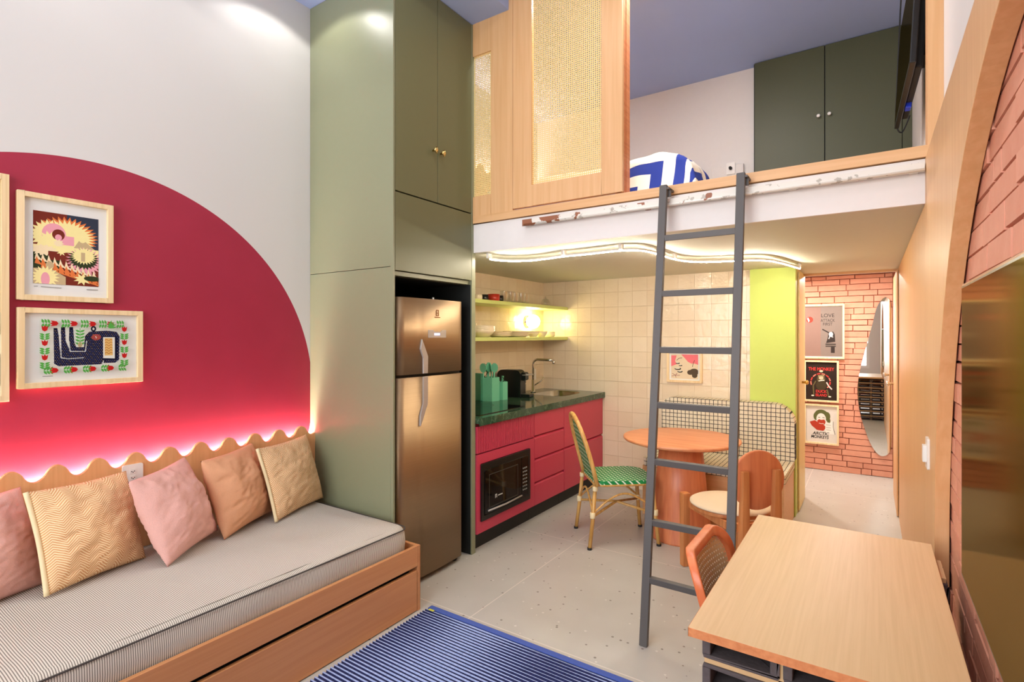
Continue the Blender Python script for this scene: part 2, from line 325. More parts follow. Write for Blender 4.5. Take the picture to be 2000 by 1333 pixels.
# ---------------------------------------------------------------- mesh helpers
class MB:
    def __init__(s, off=(0, 0, 0)): s.v = []; s.f = []; s.mi = []; s.cur = 0; s.off = Vector(off); s.sm = []
    def mesh(s, vs, fs, smooth=False):
        n = len(s.v); s.v += [tuple(Vector(v)-s.off) for v in vs]; s.f += [tuple(i+n for i in f) for f in fs]
        s.mi += [s.cur]*len(fs); s.sm += [smooth]*len(fs); return s
    def box(s, x0, x1, y0, y1, z0, z1):
        x0, x1 = min(x0, x1), max(x0, x1); y0, y1 = min(y0, y1), max(y0, y1); z0, z1 = min(z0, z1), max(z0, z1)
        v = [(x, y, z) for x in (x0, x1) for y in (y0, y1) for z in (z0, z1)]
        return s.mesh(v, [(0, 1, 3, 2), (4, 6, 7, 5), (0, 4, 5, 1), (2, 3, 7, 6), (0, 2, 6, 4), (1, 5, 7, 3)])
    def hull8(s, bot, top):   # 4 bottom pts, 4 top pts (ccw seen from above)
        return s.mesh(list(bot)+list(top), [(3, 2, 1, 0), (4, 5, 6, 7), (0, 1, 5, 4), (1, 2, 6, 5), (2, 3, 7, 6), (3, 0, 4, 7)])
    def bar(s, p0, p1, w, h, up=(0, 0, 1)):
        p0, p1 = Vector(p0), Vector(p1); d = (p1-p0).normalized(); up = Vector(up)
        if abs(d.dot(up)) > .98: up = Vector((0, 1, 0))
        a = d.cross(up).normalized()*w/2; b = d.cross(a).normalized()*h/2
        v = []
        for p in (p0, p1): v += [p-a-b, p+a-b, p+a+b, p-a+b]
        return s.mesh(v, [(3, 2, 1, 0), (4, 5, 6, 7), (0, 1, 5, 4), (1, 2, 6, 5), (2, 3, 7, 6), (3, 0, 4, 7)])
    def tube(s, pts, r, n=12, caps=True, closed=False, ref=(0, 0, 1)):
        pts = [Vector(p) for p in pts]; m = len(pts); rs = r if isinstance(r, (list, tuple)) else [r]*m
        v = []; pa = None
        for i, p in enumerate(pts):
            if closed: d = pts[(i+1) % m]-pts[i-1]
            else: d = pts[min(i+1, m-1)]-pts[max(i-1, 0)]
            d.normalize()
            if pa is None:
                rf = Vector(ref)
                if abs(d.dot(rf)) > .95: rf = Vector((1, 0, 0)) if abs(d.x) < .9 else Vector((0, 1, 0))
                pa = rf
            a = (pa-d*pa.dot(d)).normalized(); b = d.cross(a); pa = a
            for k in range(n):
                t = 2*PI*k/n; v.append(p+(a*math.cos(t)+b*math.sin(t))*rs[i])
        f = []
        for i in range(m if closed else m-1):
            j = (i+1) % m
            for k in range(n): l = (k+1) % n; f.append((i*n+k, i*n+l, j*n+l, j*n+k))
        s.mesh(v, f, True)
        if caps and not closed: 
            s.mesh(v[:n], [tuple(range(n))[::-1]]); s.mesh(v[-n:], [tuple(range(n))])
        return s
    def lathe(s, prof, c=(0, 0, 0), n=32, axis='z', smooth=True, cap=True):
        v = []; c = Vector(c)
        for r, z in prof:
            for k in range(n):
                t = 2*PI*k/n; p = (r*math.cos(t), r*math.sin(t), z)
                if axis == 'x': p = (z, p[0], p[1])
                if axis == 'y': p = (p[1], z, p[0])
                v.append(c+Vector(p))
        f = []
        for i in range(len(prof)-1):
            for k in range(n): l = (k+1) % n; f.append((i*n+k, i*n+l, (i+1)*n+l, (i+1)*n+k))
        s.mesh(v, f, smooth)
        if cap:
            s.mesh(v[:n], [tuple(range(n))[::-1]]); s.mesh(v[-n:], [tuple(range(n))])
        return s
    def prism(s, poly, a0, a1, plane='xz', smooth=False):
        # poly in plane coords, extruded a0..a1 along the remaining axis
        def P(u, w, a): return {'xz': (u, a, w), 'yz': (a, u, w), 'xy': (u, w, a)}[plane]
        n = len(poly); v = [P(u, w, a0) for u, w in poly]+[P(u, w, a1) for u, w in poly]
        tri = tessellate_polygon([[Vector((u, w, 0)) for u, w in poly]])
        f = [tuple(t) for t in tri]+[tuple(i+n for i in t[::-1]) for t in tri]
        s.mesh(v, f); s.mesh(v, [(i, (i+1) % n, (i+1) % n+n, i+n) for i in range(n)], smooth)
        return s
    def build(s, name, mats, parent=None, bevel=0, seg=2, kind=None, label=None, sub=0, fix=True):
        me = bpy.data.meshes.new(name); me.from_pydata(s.v, [], s.f)
        mats = mats if isinstance(mats, (list, tuple)) else [mats]
        for m in mats: me.materials.append(M[m] if isinstance(m, str) else m)
        for p, i, sm in zip(me.polygons, s.mi, s.sm): p.material_index = i; p.use_smooth = sm
        if fix:
            bm = bmesh.new(); bm.from_mesh(me); bmesh.ops.remove_doubles(bm, verts=bm.verts, dist=1e-6)
            bmesh.ops.recalc_face_normals(bm, faces=bm.faces); bm.to_mesh(me); bm.free()
        o = bpy.data.objects.new(name, me); C.objects.link(o)
        if parent: o.parent = parent
        if bevel:
            b = o.modifiers.new('bevel', 'BEVEL'); b.width = bevel; b.segments = seg; b.limit_method = 'ANGLE'; b.angle_limit = math.radians(40)
            b.harden_normals = False
        if sub:
            b = o.modifiers.new('subsurf', 'SUBSURF'); b.levels = sub; b.render_levels = sub
        if kind: o['kind'] = kind
        if label: o['label'] = label
        return o
def tag(o, label=None, cat=None, group=None, kind=None):
    if label: o['label'] = label
    if cat: o['category'] = cat
    if group: o['group'] = group
    if kind: o['kind'] = kind
    return o
def thing(name, loc, label, cat, group=None, rz=0, rot=None):
    o = bpy.data.objects.new(name, None); o.location = loc; o.rotation_euler = rot or (0, 0, rz); o.empty_display_size = .05
    C.objects.link(o); return tag(o, label, cat, group)
def solo(mb, name, mat, loc, label, cat, group=None, rz=0, **k):
    o = mb.build(name, mat, **k); o.location = loc; o.rotation_euler = (0, 0, rz); return tag(o, label, cat, group)
def copy_tree(o, parent=None):
    c = o.copy(); C.objects.link(c)
    if parent: c.parent = parent
    for ch in list(o.children): copy_tree(ch, c)
    return c
def arc(cx, cy, r, a0, a1, n, ry=None):
    ry = ry or r
    return [(cx+r*math.cos(math.radians(a0+(a1-a0)*i/n)), cy+ry*math.sin(math.radians(a0+(a1-a0)*i/n))) for i in range(n+1)]
def rrect(x0, x1, y0, y1, r, n=6, rs=None):
    r = rs or [r]*4  # bl, br, tr, tl
    return arc(x0+r[0], y0+r[0], r[0], 180, 270, n)+arc(x1-r[1], y0+r[1], r[1], 270, 360, n)+arc(x1-r[2], y1-r[2], r[2], 0, 90, n)+arc(x0+r[3], y1-r[3], r[3], 90, 180, n)
def struct(name, mb, mat, **k): return mb.build(name, mat, kind='structure', **k)

# ================================================================ THE ROOM
XL, XR, YB, YF, ZC, ZS = -2.95, .25, -1.6, 6.70, 3.72, 3.535
struct('floor', MB().box(XL-.1, XR+.1, YB-.1, YF+.1, -.1, 0), 'floor')
struct('wall_left', MB().box(XL-.1, XL, YB, 4.96, 0, 3.8), 'leftwall')
struct('wall_kitchen', MB().box(XL, -2.87, 2.83, 4.86, 0, 2.03), 'tiley')
struct('wall_right', MB().box(XR, XR+.1, YB, YF, 0, 3.8), 'white')
struct('wall_back_tiled', MB().box(XL-.1, -.84, 4.86, 4.96, 0, 2.02), 'tilex')
struct('wall_lime', MB().box(-.84, -.50, 4.83, 4.96, 0, 2.02), 'lime')
struct('wall_loft', MB().box(XL-.1, XR+.1, 4.86, 4.96, 2.2, 3.8), 'white')
struct('wall_hall_left', MB().box(-.60, -.50, 4.96, 5.48, 0, 2.02), 'limewd')
struct('wall_closet_return', MB().box(-1.9, -.60, 5.38, 5.48, 0, 2.12), 'white')
struct('wall_hall_end', MB().box(-2.0, -1.9, 5.38, YF, 0, 2.12), 'white')
struct('wall_hall', MB().box(-2.0, XR+.1, YF, YF+.1, 0, 2.2), 'joint')
struct('wall_rear', MB().box(XL-.1, -2.6, YB-.1, YB, 0, 3.8).box(-.02, XR+.1, YB-.1, YB, 0, 3.8).box(-2.6, -.02, YB-.1, YB, 0, .7).box(-2.6, -.02, YB-.1, YB, 3.2, 3.8), 'white')
struct('ceiling', MB().box(-1.91, XR+.1, YB-.1, 4.96, ZC, ZC+.1).box(XL-.1, -1.91, 2.81, 4.96, ZC, ZC+.1), 'blue')
struct('ceiling_soffit', MB().box(XL-.1, -1.91, YB-.1, 2.81, ZS, ZC+.1), 'blue')
struct('ceiling_under_loft', MB().box(XL, XR, 2.815, 5.44, 2.015, 2.03), 'undergrey')
struct('ceiling_hall', MB().box(-2.0, XR, 5.44, YF, 2.11, 2.2), 'white')
struct('trim_1', MB().box(XL, XR, 2.81, 2.83, 2.013, 2.2).box(XL, XR, 2.83, 5.44, 2.032, 2.2), 'fascia')
struct('floor_loft', MB().box(XL, XR, 2.92, 4.86, 2.2, 2.24), 'woodx')
struct('trim_2', MB().box(-2.195, .235, 2.795, 2.92, 2.205, 2.253), 'woodx')
struct('trim_3', MB().box(-.5, .19, 5.44, 5.47, 1.995, 2.11), 'woodx')
struct('trim_4', MB().box(.197, XR, 2.80, 2.90, 2.253, 3.72), 'wood')
# rear window frame
wf = struct('window_1', MB().box(-2.6, -2.54, YB-.08, YB-.02, .7, 3.2).box(-.08, -.02, YB-.08, YB-.02, .7, 3.2).box(-1.34, -1.28, YB-.08, YB-.02, .7, 3.2).box(-2.54, -.08, YB-.08, YB-.02, .7, .76).box(-2.54, -.08, YB-.08, YB-.02, 3.14, 3.2), 'plasticw')
# right wall: oak panel with arched cut-out in front of the brick
ac = arc(1.06, .71, 1.362, 180, 0, 64)
poly = [(YB, 0), (-.302, 0)]+ac+[(2.422, 0), (2.83, 0), (2.83, 2.2), (YB, 2.2)]
struct('wall_right_oak_arch', MB().prism(poly, .19, .232, 'yz'), ['wood'], bevel=.0015)
struct('wall_right_oak', MB().box(.19, .25, 2.83, 6.12, 0, 2.012), 'wood')
def bricks(along, plane, u0, u1, z0, z1, inside=lambda u, z: True, bl=.26, bh=.062, gap=.004, dj=.008, seed=3, depth=.018, sgn=-1):
    rnd = random.Random(seed); m = MB(); z = z0; row = 0
    while z < z1-.01:
        h = bh*rnd.uniform(.88, 1.1); zz = min(z+h, z1); u = u0-rnd.uniform(0, bl)
        while u < u1:
            l = bl*rnd.choice((.35, .55, .8, 1, 1, 1.15)); a, b = max(u, u0)+gap*rnd.uniform(.2, .8), min(u+l, u1)-gap*.3
            if b-a > .02 and inside((a+b)/2, (z+zz)/2):
                q = plane+sgn*(depth+rnd.uniform(-dj, dj)*.5); g0 = gap*rnd.uniform(.1, 1.1); e = .0025
                t0, t1 = z+g0, zz-gap*.1; tl = rnd.uniform(-.003, .003)
                back = [(a, plane, t0), (b, plane, t0+tl), (b, plane, t1+tl), (a, plane, t1)]
                fr = [(a+e, q, t0+e), (b-e, q, t0+e+tl), (b-e, q, t1-e+tl), (a+e, q, t1-e)]
                vs = [(p[0], p[1], p[2]) if along == 'x' else (p[1], p[0], p[2]) for p in back+fr]
                m.mesh(vs, [(0, 1, 2, 3), (7, 6, 5, 4), (0, 4, 5, 1), (1, 5, 6, 2), (2, 6, 7, 3), (3, 7, 4, 0)])
            u += l
        z = zz; row += 1
    return m
struct('wall_hall_brick', bricks('x', YF-.001, -1.85, .19, 0.0, 2.1, bh=.062, seed=5), 'brick')
struct('wall_right_brick', bricks('y', .2495, -.36, 2.46, 0, 2.12, lambda u, z: True, seed=9, dj=.005, depth=.014), 'brick')
struct('wall_right_brick_joint', MB().box(.2485, .2498, -.36, 2.46, 0, 2.12), 'joint')
# hallway oak door seen edge on at the right
d = struct('door_1', MB().box(.176, .186, 5.28, 6.05, .01, 1.99), 'wood')
MB().lathe([(.012, 0), (.012, -.03), (.024, -.035), (.026, -.05), (.018, -.06)], (.176, 6.0, 1.02), 14, 'x').build('door_knob', 'chrome', d)
d = struct('door_2', MB().box(-.497, -.487, 4.99, 5.44, .01, 1.99), 'limewd')
MB().lathe([(.01, 0), (.01, .025), (.02, .03), (.02, .042), (.012, .05)], (-.487, 5.18, 1.06), 14, 'x').build('door_knob', 'brass', d)

# ---------------------------------------------------------------- downlights and added fill lights
def downlight(p, lab, grp):
    o = thing('downlight', p, lab, 'ceiling light', grp)
    MB().lathe([(.045, 0), (.055, 0), (.056, -.006), (.044, -.007), (.045, 0)], n=28, cap=False).build('rim', 'plasticw', o)
    MB().lathe([(.044, -.001), (.001, -.0012)], n=28, cap=False).build('diffuser', 'diff', o)
for p in SOFFIT: downlight((p[0], p[1], ZS), 'small round downlight recessed in the blue soffit over the daybed', 'soffit downlights')
for p in MAIN: downlight((p[0], p[1], ZC), 'small round fill light added in the high blue ceiling, out of view', 'added main ceiling fill lights')
for p in LOFT: downlight((p[0], p[1], ZC), 'small round fill light added in the loft ceiling, out of view', 'added loft fill lights')
for p in HALL: downlight((p[0], p[1], 2.11), 'small round fill light added in the hallway ceiling, out of view', 'added hallway fill lights')

# ================================================================ TALL GREEN CABINET
t = thing('tall_cabinet', (-2.58, 2.45, 0), 'tall sage green floor to ceiling cabinet housing the refrigerator', 'cabinet')
off = t.location
m = MB(off).box(XL+.002, -2.222, 2.087, 2.105, 0, 1.845).box(XL+.002, -2.222, 2.087, 2.105, 1.848, ZS-.002)
m.box(XL+.002, -2.20, 2.79, 2.829, 0, ZS-.002).box(XL+.002, -2.222, 2.105, 2.79, 1.80, 1.825).box(XL+.002, -2.24, 2.105, 2.79, ZS-.05, ZS-.002)
m.box(-2.222, -2.2, 2.087, 2.10, 0, ZS-.002)
m.build('body', 'sage', t, bevel=.001)
MB(off).box(XL+.003, XL+.012, 2.106, 2.789, 0.001, 1.799).box(-2.94, -2.26, 2.106, 2.1065, .001, 1.799).box(-2.94, -2.21, 2.788, 2.7895, .001, 1.799).box(-2.94, -2.26, 2.107, 2.788, 1.797, 1.7995).build('niche_lining', 'nichedark', t)
MB(off).box(-2.222, -2.202, 2.104, 2.806, 1.828, 2.268).build('flap_door', 'sage_shaded', t, bevel=.0012)
for y0, y1, ky in ((2.104, 2.4545, 2.412), (2.4575, 2.806, 2.482)):
    dr = MB(off).box(-2.222, -2.202, y0, y1, 2.276, ZS-.004).build('door', 'sage_shaded', t, bevel=.0012)
    MB(off).lathe([(.006, 0), (.006, .018), (.015, .022), (.016, .03), (.008, .036)], (-2.202, ky, 2.583), 16, 'x').tube([(-2.17, ky, 2.60), (-2.168, ky, 2.583), (-2.172, ky, 2.56)], .005, 8).build('knob', 'brass', dr)

# ================================================================ REFRIGERATOR
t = thing('refrigerator', (-2.52, 2.42, 0), 'stainless steel two door refrigerator in the green cabinet niche', 'refrigerator')
off = t.location
MB(off).box(-2.90, -2.235, 2.125, 2.705, .05, 1.675).build('body', 'blackmat', t, bevel=.004)
def fdoor(z0, z1, nm):
    n = 24; vs = []; y0, y1 = 2.127, 2.703
    prof = []
    for i in range(n+1):
        u = i/n; y = y0+(y1-y0)*u; e = min(u, 1-u)*(y1-y0)
        x = -2.203+.012*(1-(2*u-1)**2) - (.016*(1-min(1, e/.02))**2)
        g = .0025*math.exp(-((y-2.296)/.003)**2)
        prof.append((x-g, y))
    poly = prof+[(-2.23, y1), (-2.23, y0)]
    return MB(off).prism(poly, z0, z1, 'xy', True).build(nm, 'steel', t)
f1 = fdoor(1.235, 1.68, 'freezer_door'); f2 = fdoor(.035, 1.218, 'fridge_door')
MB(off).prism([(2.302, 1.44), (2.29, 1.381), (2.312, 1.33), (2.312, 1.2355), (2.350, 1.2355), (2.353, 1.335), (2.339, 1.365)], -2.199, -2.184, 'yz').build('handle', 'handle', f1, bevel=.002)
MB(off).prism([(2.312, 1.2175), (2.312, 1.06), (2.288, .99), (2.286, .93), (2.292, .93), (2.334, 1.023), (2.350, 1.055), (2.352, 1.2175)], -2.199, -2.184, 'yz').build('handle', 'handle', f2, bevel=.002)
dp = MB(off).prism([(2.36, 1.495), (2.40, 1.495), (2.415, 1.484), (2.47, 1.484), (2.485, 1.495), (2.519, 1.495), (2.519, 1.447), (2.36, 1.447)], -2.195, -2.1885, 'yz').build('control_panel', 'handle', f1, bevel=.001)
MB(off).box(-2.1885, -2.188, 2.41, 2.46, 1.462, 1.475).build('display', 'displ', dp)
m = MB(off)   # raised maker's mark: small framed glyph
for a in [(2.429, 2.433, 1.58, 1.617), (2.449, 2.453, 1.58, 1.617), (2.433, 2.449, 1.613, 1.617), (2.433, 2.449, 1.596, 1.600), (2.433, 2.449, 1.58, 1.584), (2.415, 2.465, 1.570, 1.5735)]:
    m.box(-2.1925, -2.1895, *a)
m.build('badge', flat((160, 110, 74)), f1)
for y in (2.17, 2.66): MB(off).lathe([(.018, 0), (.024, .01), (.024, .03), (.018, .05)], (-2.25, y, 0), 16).build('foot', 'blackmat', t)
MB(off).tube([(-2.28, 2.5, 1.675), (-2.28, 2.5, 1.70)], .006, 8).build('hinge_pin', 'plasticw', t)

# ================================================================ KITCHEN UNITS
XF = -2.19
def front(off, y0, y1, z0, z1, parent, nm='drawer', groove=True):
    m = MB(off).box(XF-.02, XF, y0+.0015, y1-.0015, z0, z1-(.022 if groove else 0))
    if groove: m.mesh([(XF-.02, y0+.0015, z1-.022), (XF, y0+.0015, z1-.022), (XF-.02, y0+.0015, z1-.006), (XF-.02, y1-.0015, z1-.022), (XF, y1-.0015, z1-.022), (XF-.02, y1-.0015, z1-.006)], [(0, 1, 2), (3, 5, 4), (1, 4, 5, 2), (0, 2, 5, 3), (0, 3, 4, 1)])
    return m.build(nm, 'pink', parent)
def carcass(off, y0, y1, parent): 
    MB(off).box(-2.86, XF-.021, y0+.001, y0+.018, .12, .862).box(-2.86, XF-.021, y1-.018, y1-.001, .12, .862).box(-2.86, -2.85, y0+.018, y1-.018, .12, .862).box(-2.85, XF-.021, y0+.018, y1-.018, .12, .138).box(XF-.03, XF-.0215, y0+.018, y1-.018, .138, .862).build('carcass', 'pinkdk', parent)
    MB(off).box(-2.80, XF-.055, y0+.001, y1-.001, 0, .12).build('plinth', 'nichedark', parent)
# oven unit
t = thing('base_cabinet', (-2.52, 3.2, 0), 'raspberry base unit with a ribbed panel above the built in microwave', 'kitchen cabinet'); off = t.location
MB(off).box(-2.86, XF-.40, 2.832, 3.569, .12, .862).box(-2.59, XF-.021, 2.832, 2.86, .12, .862).box(-2.59, XF-.021, 3.51, 3.569, .12, .862).box(-2.59, XF-.021, 2.86, 3.51, .60, .862).box(-2.59, XF-.021, 2.86, 3.51, .12, .19).build('carcass', 'pinkdk', t)
MB(off).box(-2.80, XF-.055, 2.832, 3.569, 0, .12).build('plinth', 'nichedark', t)
MB(off).prism([(2.834, .122), (3.569, .122), (3.569, .655), (2.834, .655), (2.834, .59), (3.49, .59), (3.49, .20), (2.875, .20), (2.875, .59), (2.834, .59)], XF-.02, XF, 'yz').build('microwave_surround', 'pink', t)
m = MB(off); n = 40
for i in range(n):
    a = 2.834+.735*i/n; b = 2.834+.735*(i+1)/n; q = (b-a)*.14
    m.box(XF-.02, XF, a+q, b-q, .664, .845)
m.box(XF-.021, XF-.007, 2.834, 3.569, .664, .845); m.build('ribbed_panel', 'pink', t)
# drawers
t = thing('base_cabinet', (-2.52, 3.82, 0), 'raspberry base unit with four stacked drawers beside the microwave unit', 'kitchen cabinet'); off = t.location
carcass(off, 3.571, 4.059, t)
for z0, z1, g in ((.672, .852, False), (.492, .668, True), (.306, .488, True), (.122, .302, True)): front(off, 3.572, 4.058, z0, z1, t, 'drawer', g)
t = thing('base_cabinet', (-2.52, 4.46, 0), 'raspberry base unit under the sink with an upper and a lower door', 'kitchen cabinet'); off = t.location
carcass(off, 4.061, 4.859, t)
front(off, 4.062, 4.855, .494, .852, t, 'door', False); front(off, 4.062, 4.855, .122, .49, t, 'door', True)
# worktop with a real cut-out for the basin
t = thing('worktop', (-2.52, 3.85, .9), 'dark green marble worktop over the raspberry units', 'worktop'); off = t.location
ell = lambda r0, r1, n=36: [(-2.50+r0*math.cos(2*PI*i/n), 4.47+r1*math.sin(2*PI*i/n)) for i in range(n)]
def ringplate(m, x0, x1, y0, y1, inner, z0, z1):
    n = len(inner); cx = sum(p[0] for p in inner)/n; cy = sum(p[1] for p in inner)/n
    out = []
    for x, y in inner:
        dx, dy = x-cx, y-cy; tx = min([(x1-cx)/dx if dx > 1e-9 else 1e9, (x0-cx)/dx if dx < -1e-9 else 1e9, (y1-cy)/dy if dy > 1e-9 else 1e9, (y0-cy)/dy if dy < -1e-9 else 1e9])
        out.append((cx+dx*tx, cy+dy*tx))
    for z, fl in ((z1, 0), (z0, 1)):
        vs = [(x, y, z) for x, y in inner]+[(x, y, z) for x, y in out]
        m.mesh(vs, [(i, (i+1) % n, (i+1) % n+n, i+n) for i in range(n)])
    m.mesh([(x, y, z) for z in (z0, z1) for x, y in inner], [(i, (i+1) % n, (i+1) % n+n, i+n) for i in range(n)], True)
    for cxn, cyn in ((x0, y0), (x1, y0), (x1, y1), (x0, y1)):   # corner fill
        pass
inner = [(-2.50+.175*math.copysign(abs(math.cos(a))**.5, math.cos(a)), 4.50+.235*math.copysign(abs(math.sin(a))**.5, math.sin(a))) for a in [PI/4+2*PI*i/48 for i in range(48)]]
m = MB(off)
bx = (-2.69, -2.31, 4.25, 4.75)
def bound(p):
    cx, cy = -2.50, 4.50; dx, dy = p[0]-cx, p[1]-cy; s_ = max(abs(dx)/.19, abs(dy)/.25); return (cx+dx/s_, cy+dy/s_)
out = [bound(p) for p in inner]; n = 48
for z in (.905, .868): m.mesh([(x, y, z) for x, y in inner]+[(x, y, z) for x, y in out], [(i, (i+1) % n, (i+1) % n+n, i+n) for i in range(n)])
m.mesh([(x, y, z) for z in (.868, .905) for x, y in inner], [(i, (i+1) % n, (i+1) % n+n, i+n) for i in range(n)])
m.box(-2.87, -2.17, 2.832, 4.25, .868, .905).box(-2.87, -2.17, 4.75, 4.86, .868, .905).box(-2.87, -2.69, 4.25, 4.75, .868, .905).box(-2.31, -2.17, 4.25, 4.75, .868, .905)
m.box(-2.17, -2.166, 2.832, 4.86, .853, .905)
m.build('slab', 'marble', t, fix=False)
m = MB(off)
rows = [(1.0, .9055), (.97, .90), (.95, .79), (.85, .77), (.1, .765)]
vs = []
for s_, z in rows:
    for x, y in inner: vs.append((-2.5+(x+2.5)*s_, 4.5+(y-4.5)*s_, z))
m.mesh(vs, [(r*n+i, r*n+(i+1) % n, (r+1)*n+(i+1) % n, (r+1)*n+i) for r in range(4) for i in range(n)], True)
m.mesh(vs[-n:], [tuple(range(n))]); m.build('sink_basin', 'chrome', t)
# tap
t = thing('tap', (-2.745, 4.45, .905), 'chrome swan tap behind the sink', 'tap')
MB().lathe([(.026, 0), (.026, .01), (.02, .012), (.02, .12), (.013, .125)], n=20).build('body', 'chrome', t)
MB().tube([(0, 0, .12), (0, 0, .27)]+[(.05-.05*math.cos(a), .0, .27+.05*math.sin(a)) for a in [PI/2*i/8 for i in range(1, 9)]]+[(.14, .0, .32), (.235, 0, .318)], .011, 14).build('spout', 'chrome', t)
MB().tube([(.018, .0, .07), (.07, .03, .11), (.095, .045, .145)], .006, 10).build('lever', 'chrome', t)
MB().lathe([(.013, 0), (.015, .004), (.015, .022), (.012, .026)], (.232, 0, .286), 14).build('nozzle', 'chrome', t)
# induction hob
t = thing('induction_hob', (-2.46, 3.22, .9055), 'black glass hob set in the worktop near the green cabinet', 'hob')
MB().prism(rrect(-.22, .22, -.30, .30, .01), 0, .005, 'xy').build('glass_plate', 'glassblk', t, bevel=.001)
for x, y in ((-.08, -.14), (-.08, .14)): MB().lathe([(.085, .0052), (.087, .0056), (.089, .0052)], (x, y, 0), 40, cap=False).build('cooking_zone_ring', 'blackmat', t)
# microwave
t = thing('microwave', (-2.4, 3.18, .20), 'black built in microwave in the raspberry unit', 'microwave'); off = t.location
MB(off).box(-2.56, -2.205, 2.895, 3.47, .215, .575).build('body', 'blackmat', t)
MB(off).prism([(2.87, .2), (3.492, .2), (3.492, .588), (2.87, .588), (2.87, .53), (3.46, .53), (3.46, .235), (2.90, .235), (2.90, .53), (2.87, .53)], -2.19, -2.178, 'yz').build('trim_frame', 'black', t, bevel=.002)
dr = MB(off).box(-2.2, -2.174, 2.905, 3.36, .24, .545).build('door', 'glassblk', t, bevel=.003)
MB(off).prism([(2.95, .275), (3.31, .275), (3.31, .505), (2.95, .505), (2.95, .50), (3.305, .50), (3.305, .28), (2.955, .28), (2.955, .50), (2.95, .50)], -2.1745, -2.1735, 'yz').build('window_outline', flat((70, 66, 60), .4), dr)
MB(off).tube([(-2.165, 2.93, .262), (-2.16, 3.14, .258), (-2.165, 3.35, .262)], .006, 10).build('handle', 'handle', dr)
pn = MB(off).box(-2.2, -2.175, 3.364, 3.455, .24, .545).build('control_panel', 'glassblk', t, bevel=.003)
for r in range(7):
    for c_ in range(3): MB(off).box(-2.175, -2.1742, 3.378+c_*.022, 3.392+c_*.022, .29+r*.027, .30+r*.027).build('button', flat((150, 150, 145), .5), pn)
m = MB(off).box(-2.174, -2.1735, 3.02, 3.026, .325, .345).box(-2.174, -2.1735, 3.036, 3.042, .325, .345).box(-2.174, -2.1735, 3.02, 3.042, .345, .351).box(-2.174, -2.1735, 3.055, 3.11, .333, .340)
m.build('badge', flat((200, 200, 195), .4), dr)
# shelves
def shelf(z, lab):
    t = solo(MB().box(-.145, .145, -1.01, 1.01, -.03, 0), 'wall_shelf', 'limesh', (-2.723, 3.846, z), lab, 'shelf', 'lime kitchen shelves', bevel=.0015); return t
shelf(1.752, 'upper lime green kitchen shelf, holding glasses'); shelf(1.446, 'lower lime green kitchen shelf, holding bowls and plates')
# wall lamp between shelves
t = thing('wall_lamp', (-2.868, 4.53, 1.60), 'round glowing globe wall lamp between the two lime shelves', 'lamp')
MB().lathe([(.06, 0), (.06, .012), (.045, .016), (.045, .02)], n=28, axis='x').build('back_plate', 'chrome', t)
MB().lathe([(.068*math.sin(a)+.0005, .075-.068*math.cos(a)) for a in [PI*i/14 for i in range(15)]], n=28, axis='x').build('globe', 'globe', t)
# glassware and crockery
def tumbler(loc, lab, grp='glass tumblers on the upper shelf', h=.095, r=.036):
    m = MB().lathe([(.001, .004), (r*.84, .004), (r*.9, .008), (r, h)], n=20, cap=False).tube([(r*math.cos(a_), r*math.sin(a_), h) for a_ in [2*PI*k_/20 for k_ in range(20)]], .0013, 5, closed=True).tube([(r*.88*math.cos(a_), r*.88*math.sin(a_), .004) for a_ in [2*PI*k_/20 for k_ in range(20)]], .0018, 5, closed=True)
    return solo(m, 'glass_tumbler', 'glass', loc, lab, 'glass', grp)
for i in range(5): tumbler((-2.66+.012*(i % 2), 3.83+i*.086, 1.7525), 'clear glass tumbler in the row of five on the upper lime shelf', 'row of tumblers on the upper shelf')
t = thing('wine_glass', (-2.68, 3.36, 1.752), 'stemmed wine glass at the cabinet end of the upper shelf', 'glass')
MB().lathe([(.001, 0), (.034, .0), (.032, .003), (.005, .006)], n=20, cap=False).build('foot', 'glass', t)
MB().lathe([(.005, .006), (.004, .04), (.004, .08), (.006, .10)], n=12, cap=False).build('stem', 'glass', t)
MB().lathe([(.006, .10), (.03, .115), (.042, .145), (.040, .18), (.034, .21)], n=24, cap=False).build('bowl', 'glass', t)
solo(MB().lathe([(.001, 0), (.03, 0), (.037, .012), (.037, .034), (.034, .045), (.032, .045), (.03, .01), (.001, .008)], n=22, cap=False), 'ceramic_cup', 'ceram', (-2.68, 3.48, 1.753), 'low pale cup beside the wine glass on the upper shelf', 'cup')
solo(MB().lathe([(.001, 0), (.03, 0), (.034, .01), (.034, .05), (.031, .05), (.03, .01), (.001, .008)], n=22, cap=False), 'ramekin', 'black', (-2.68, 3.57, 1.753), 'small black ramekin left of the red dish on the upper shelf', 'dish')
solo(MB().lathe([(.001, 0), (.046, 0), (.05, .006), (.052, .058), (.048, .058), (.045, .01), (.001, .008)], n=26, cap=False), 'ramekin', 'red', (-2.65, 3.66, 1.753), 'red enamel dish on the upper shelf', 'dish')
solo(MB().lathe([(.001, 0), (.03, 0), (.036, .006), (.037, .052), (.034, .052), (.032, .01), (.001, .008)], n=22, cap=False), 'ramekin', 'black', (-2.66, 3.755, 1.753), 'black dish between the red dish and the tumblers', 'dish')
t = thing('sugar_bowl', (-2.68, 4.58, 1.752), 'small round glass sugar bowl with lid alone on the upper shelf', 'bowl')
MB().lathe([(.001, 0), (.03, 0), (.044, .02), (.045, .04), (.034, .058)], n=24, cap=False).build('bowl', 'glass', t)
MB().lathe([(.036, .058), (.03, .07), (.008, .078), (.006, .086), (.01, .092), (.001, .098)], n=24, cap=False).build('lid', 'glass', t)
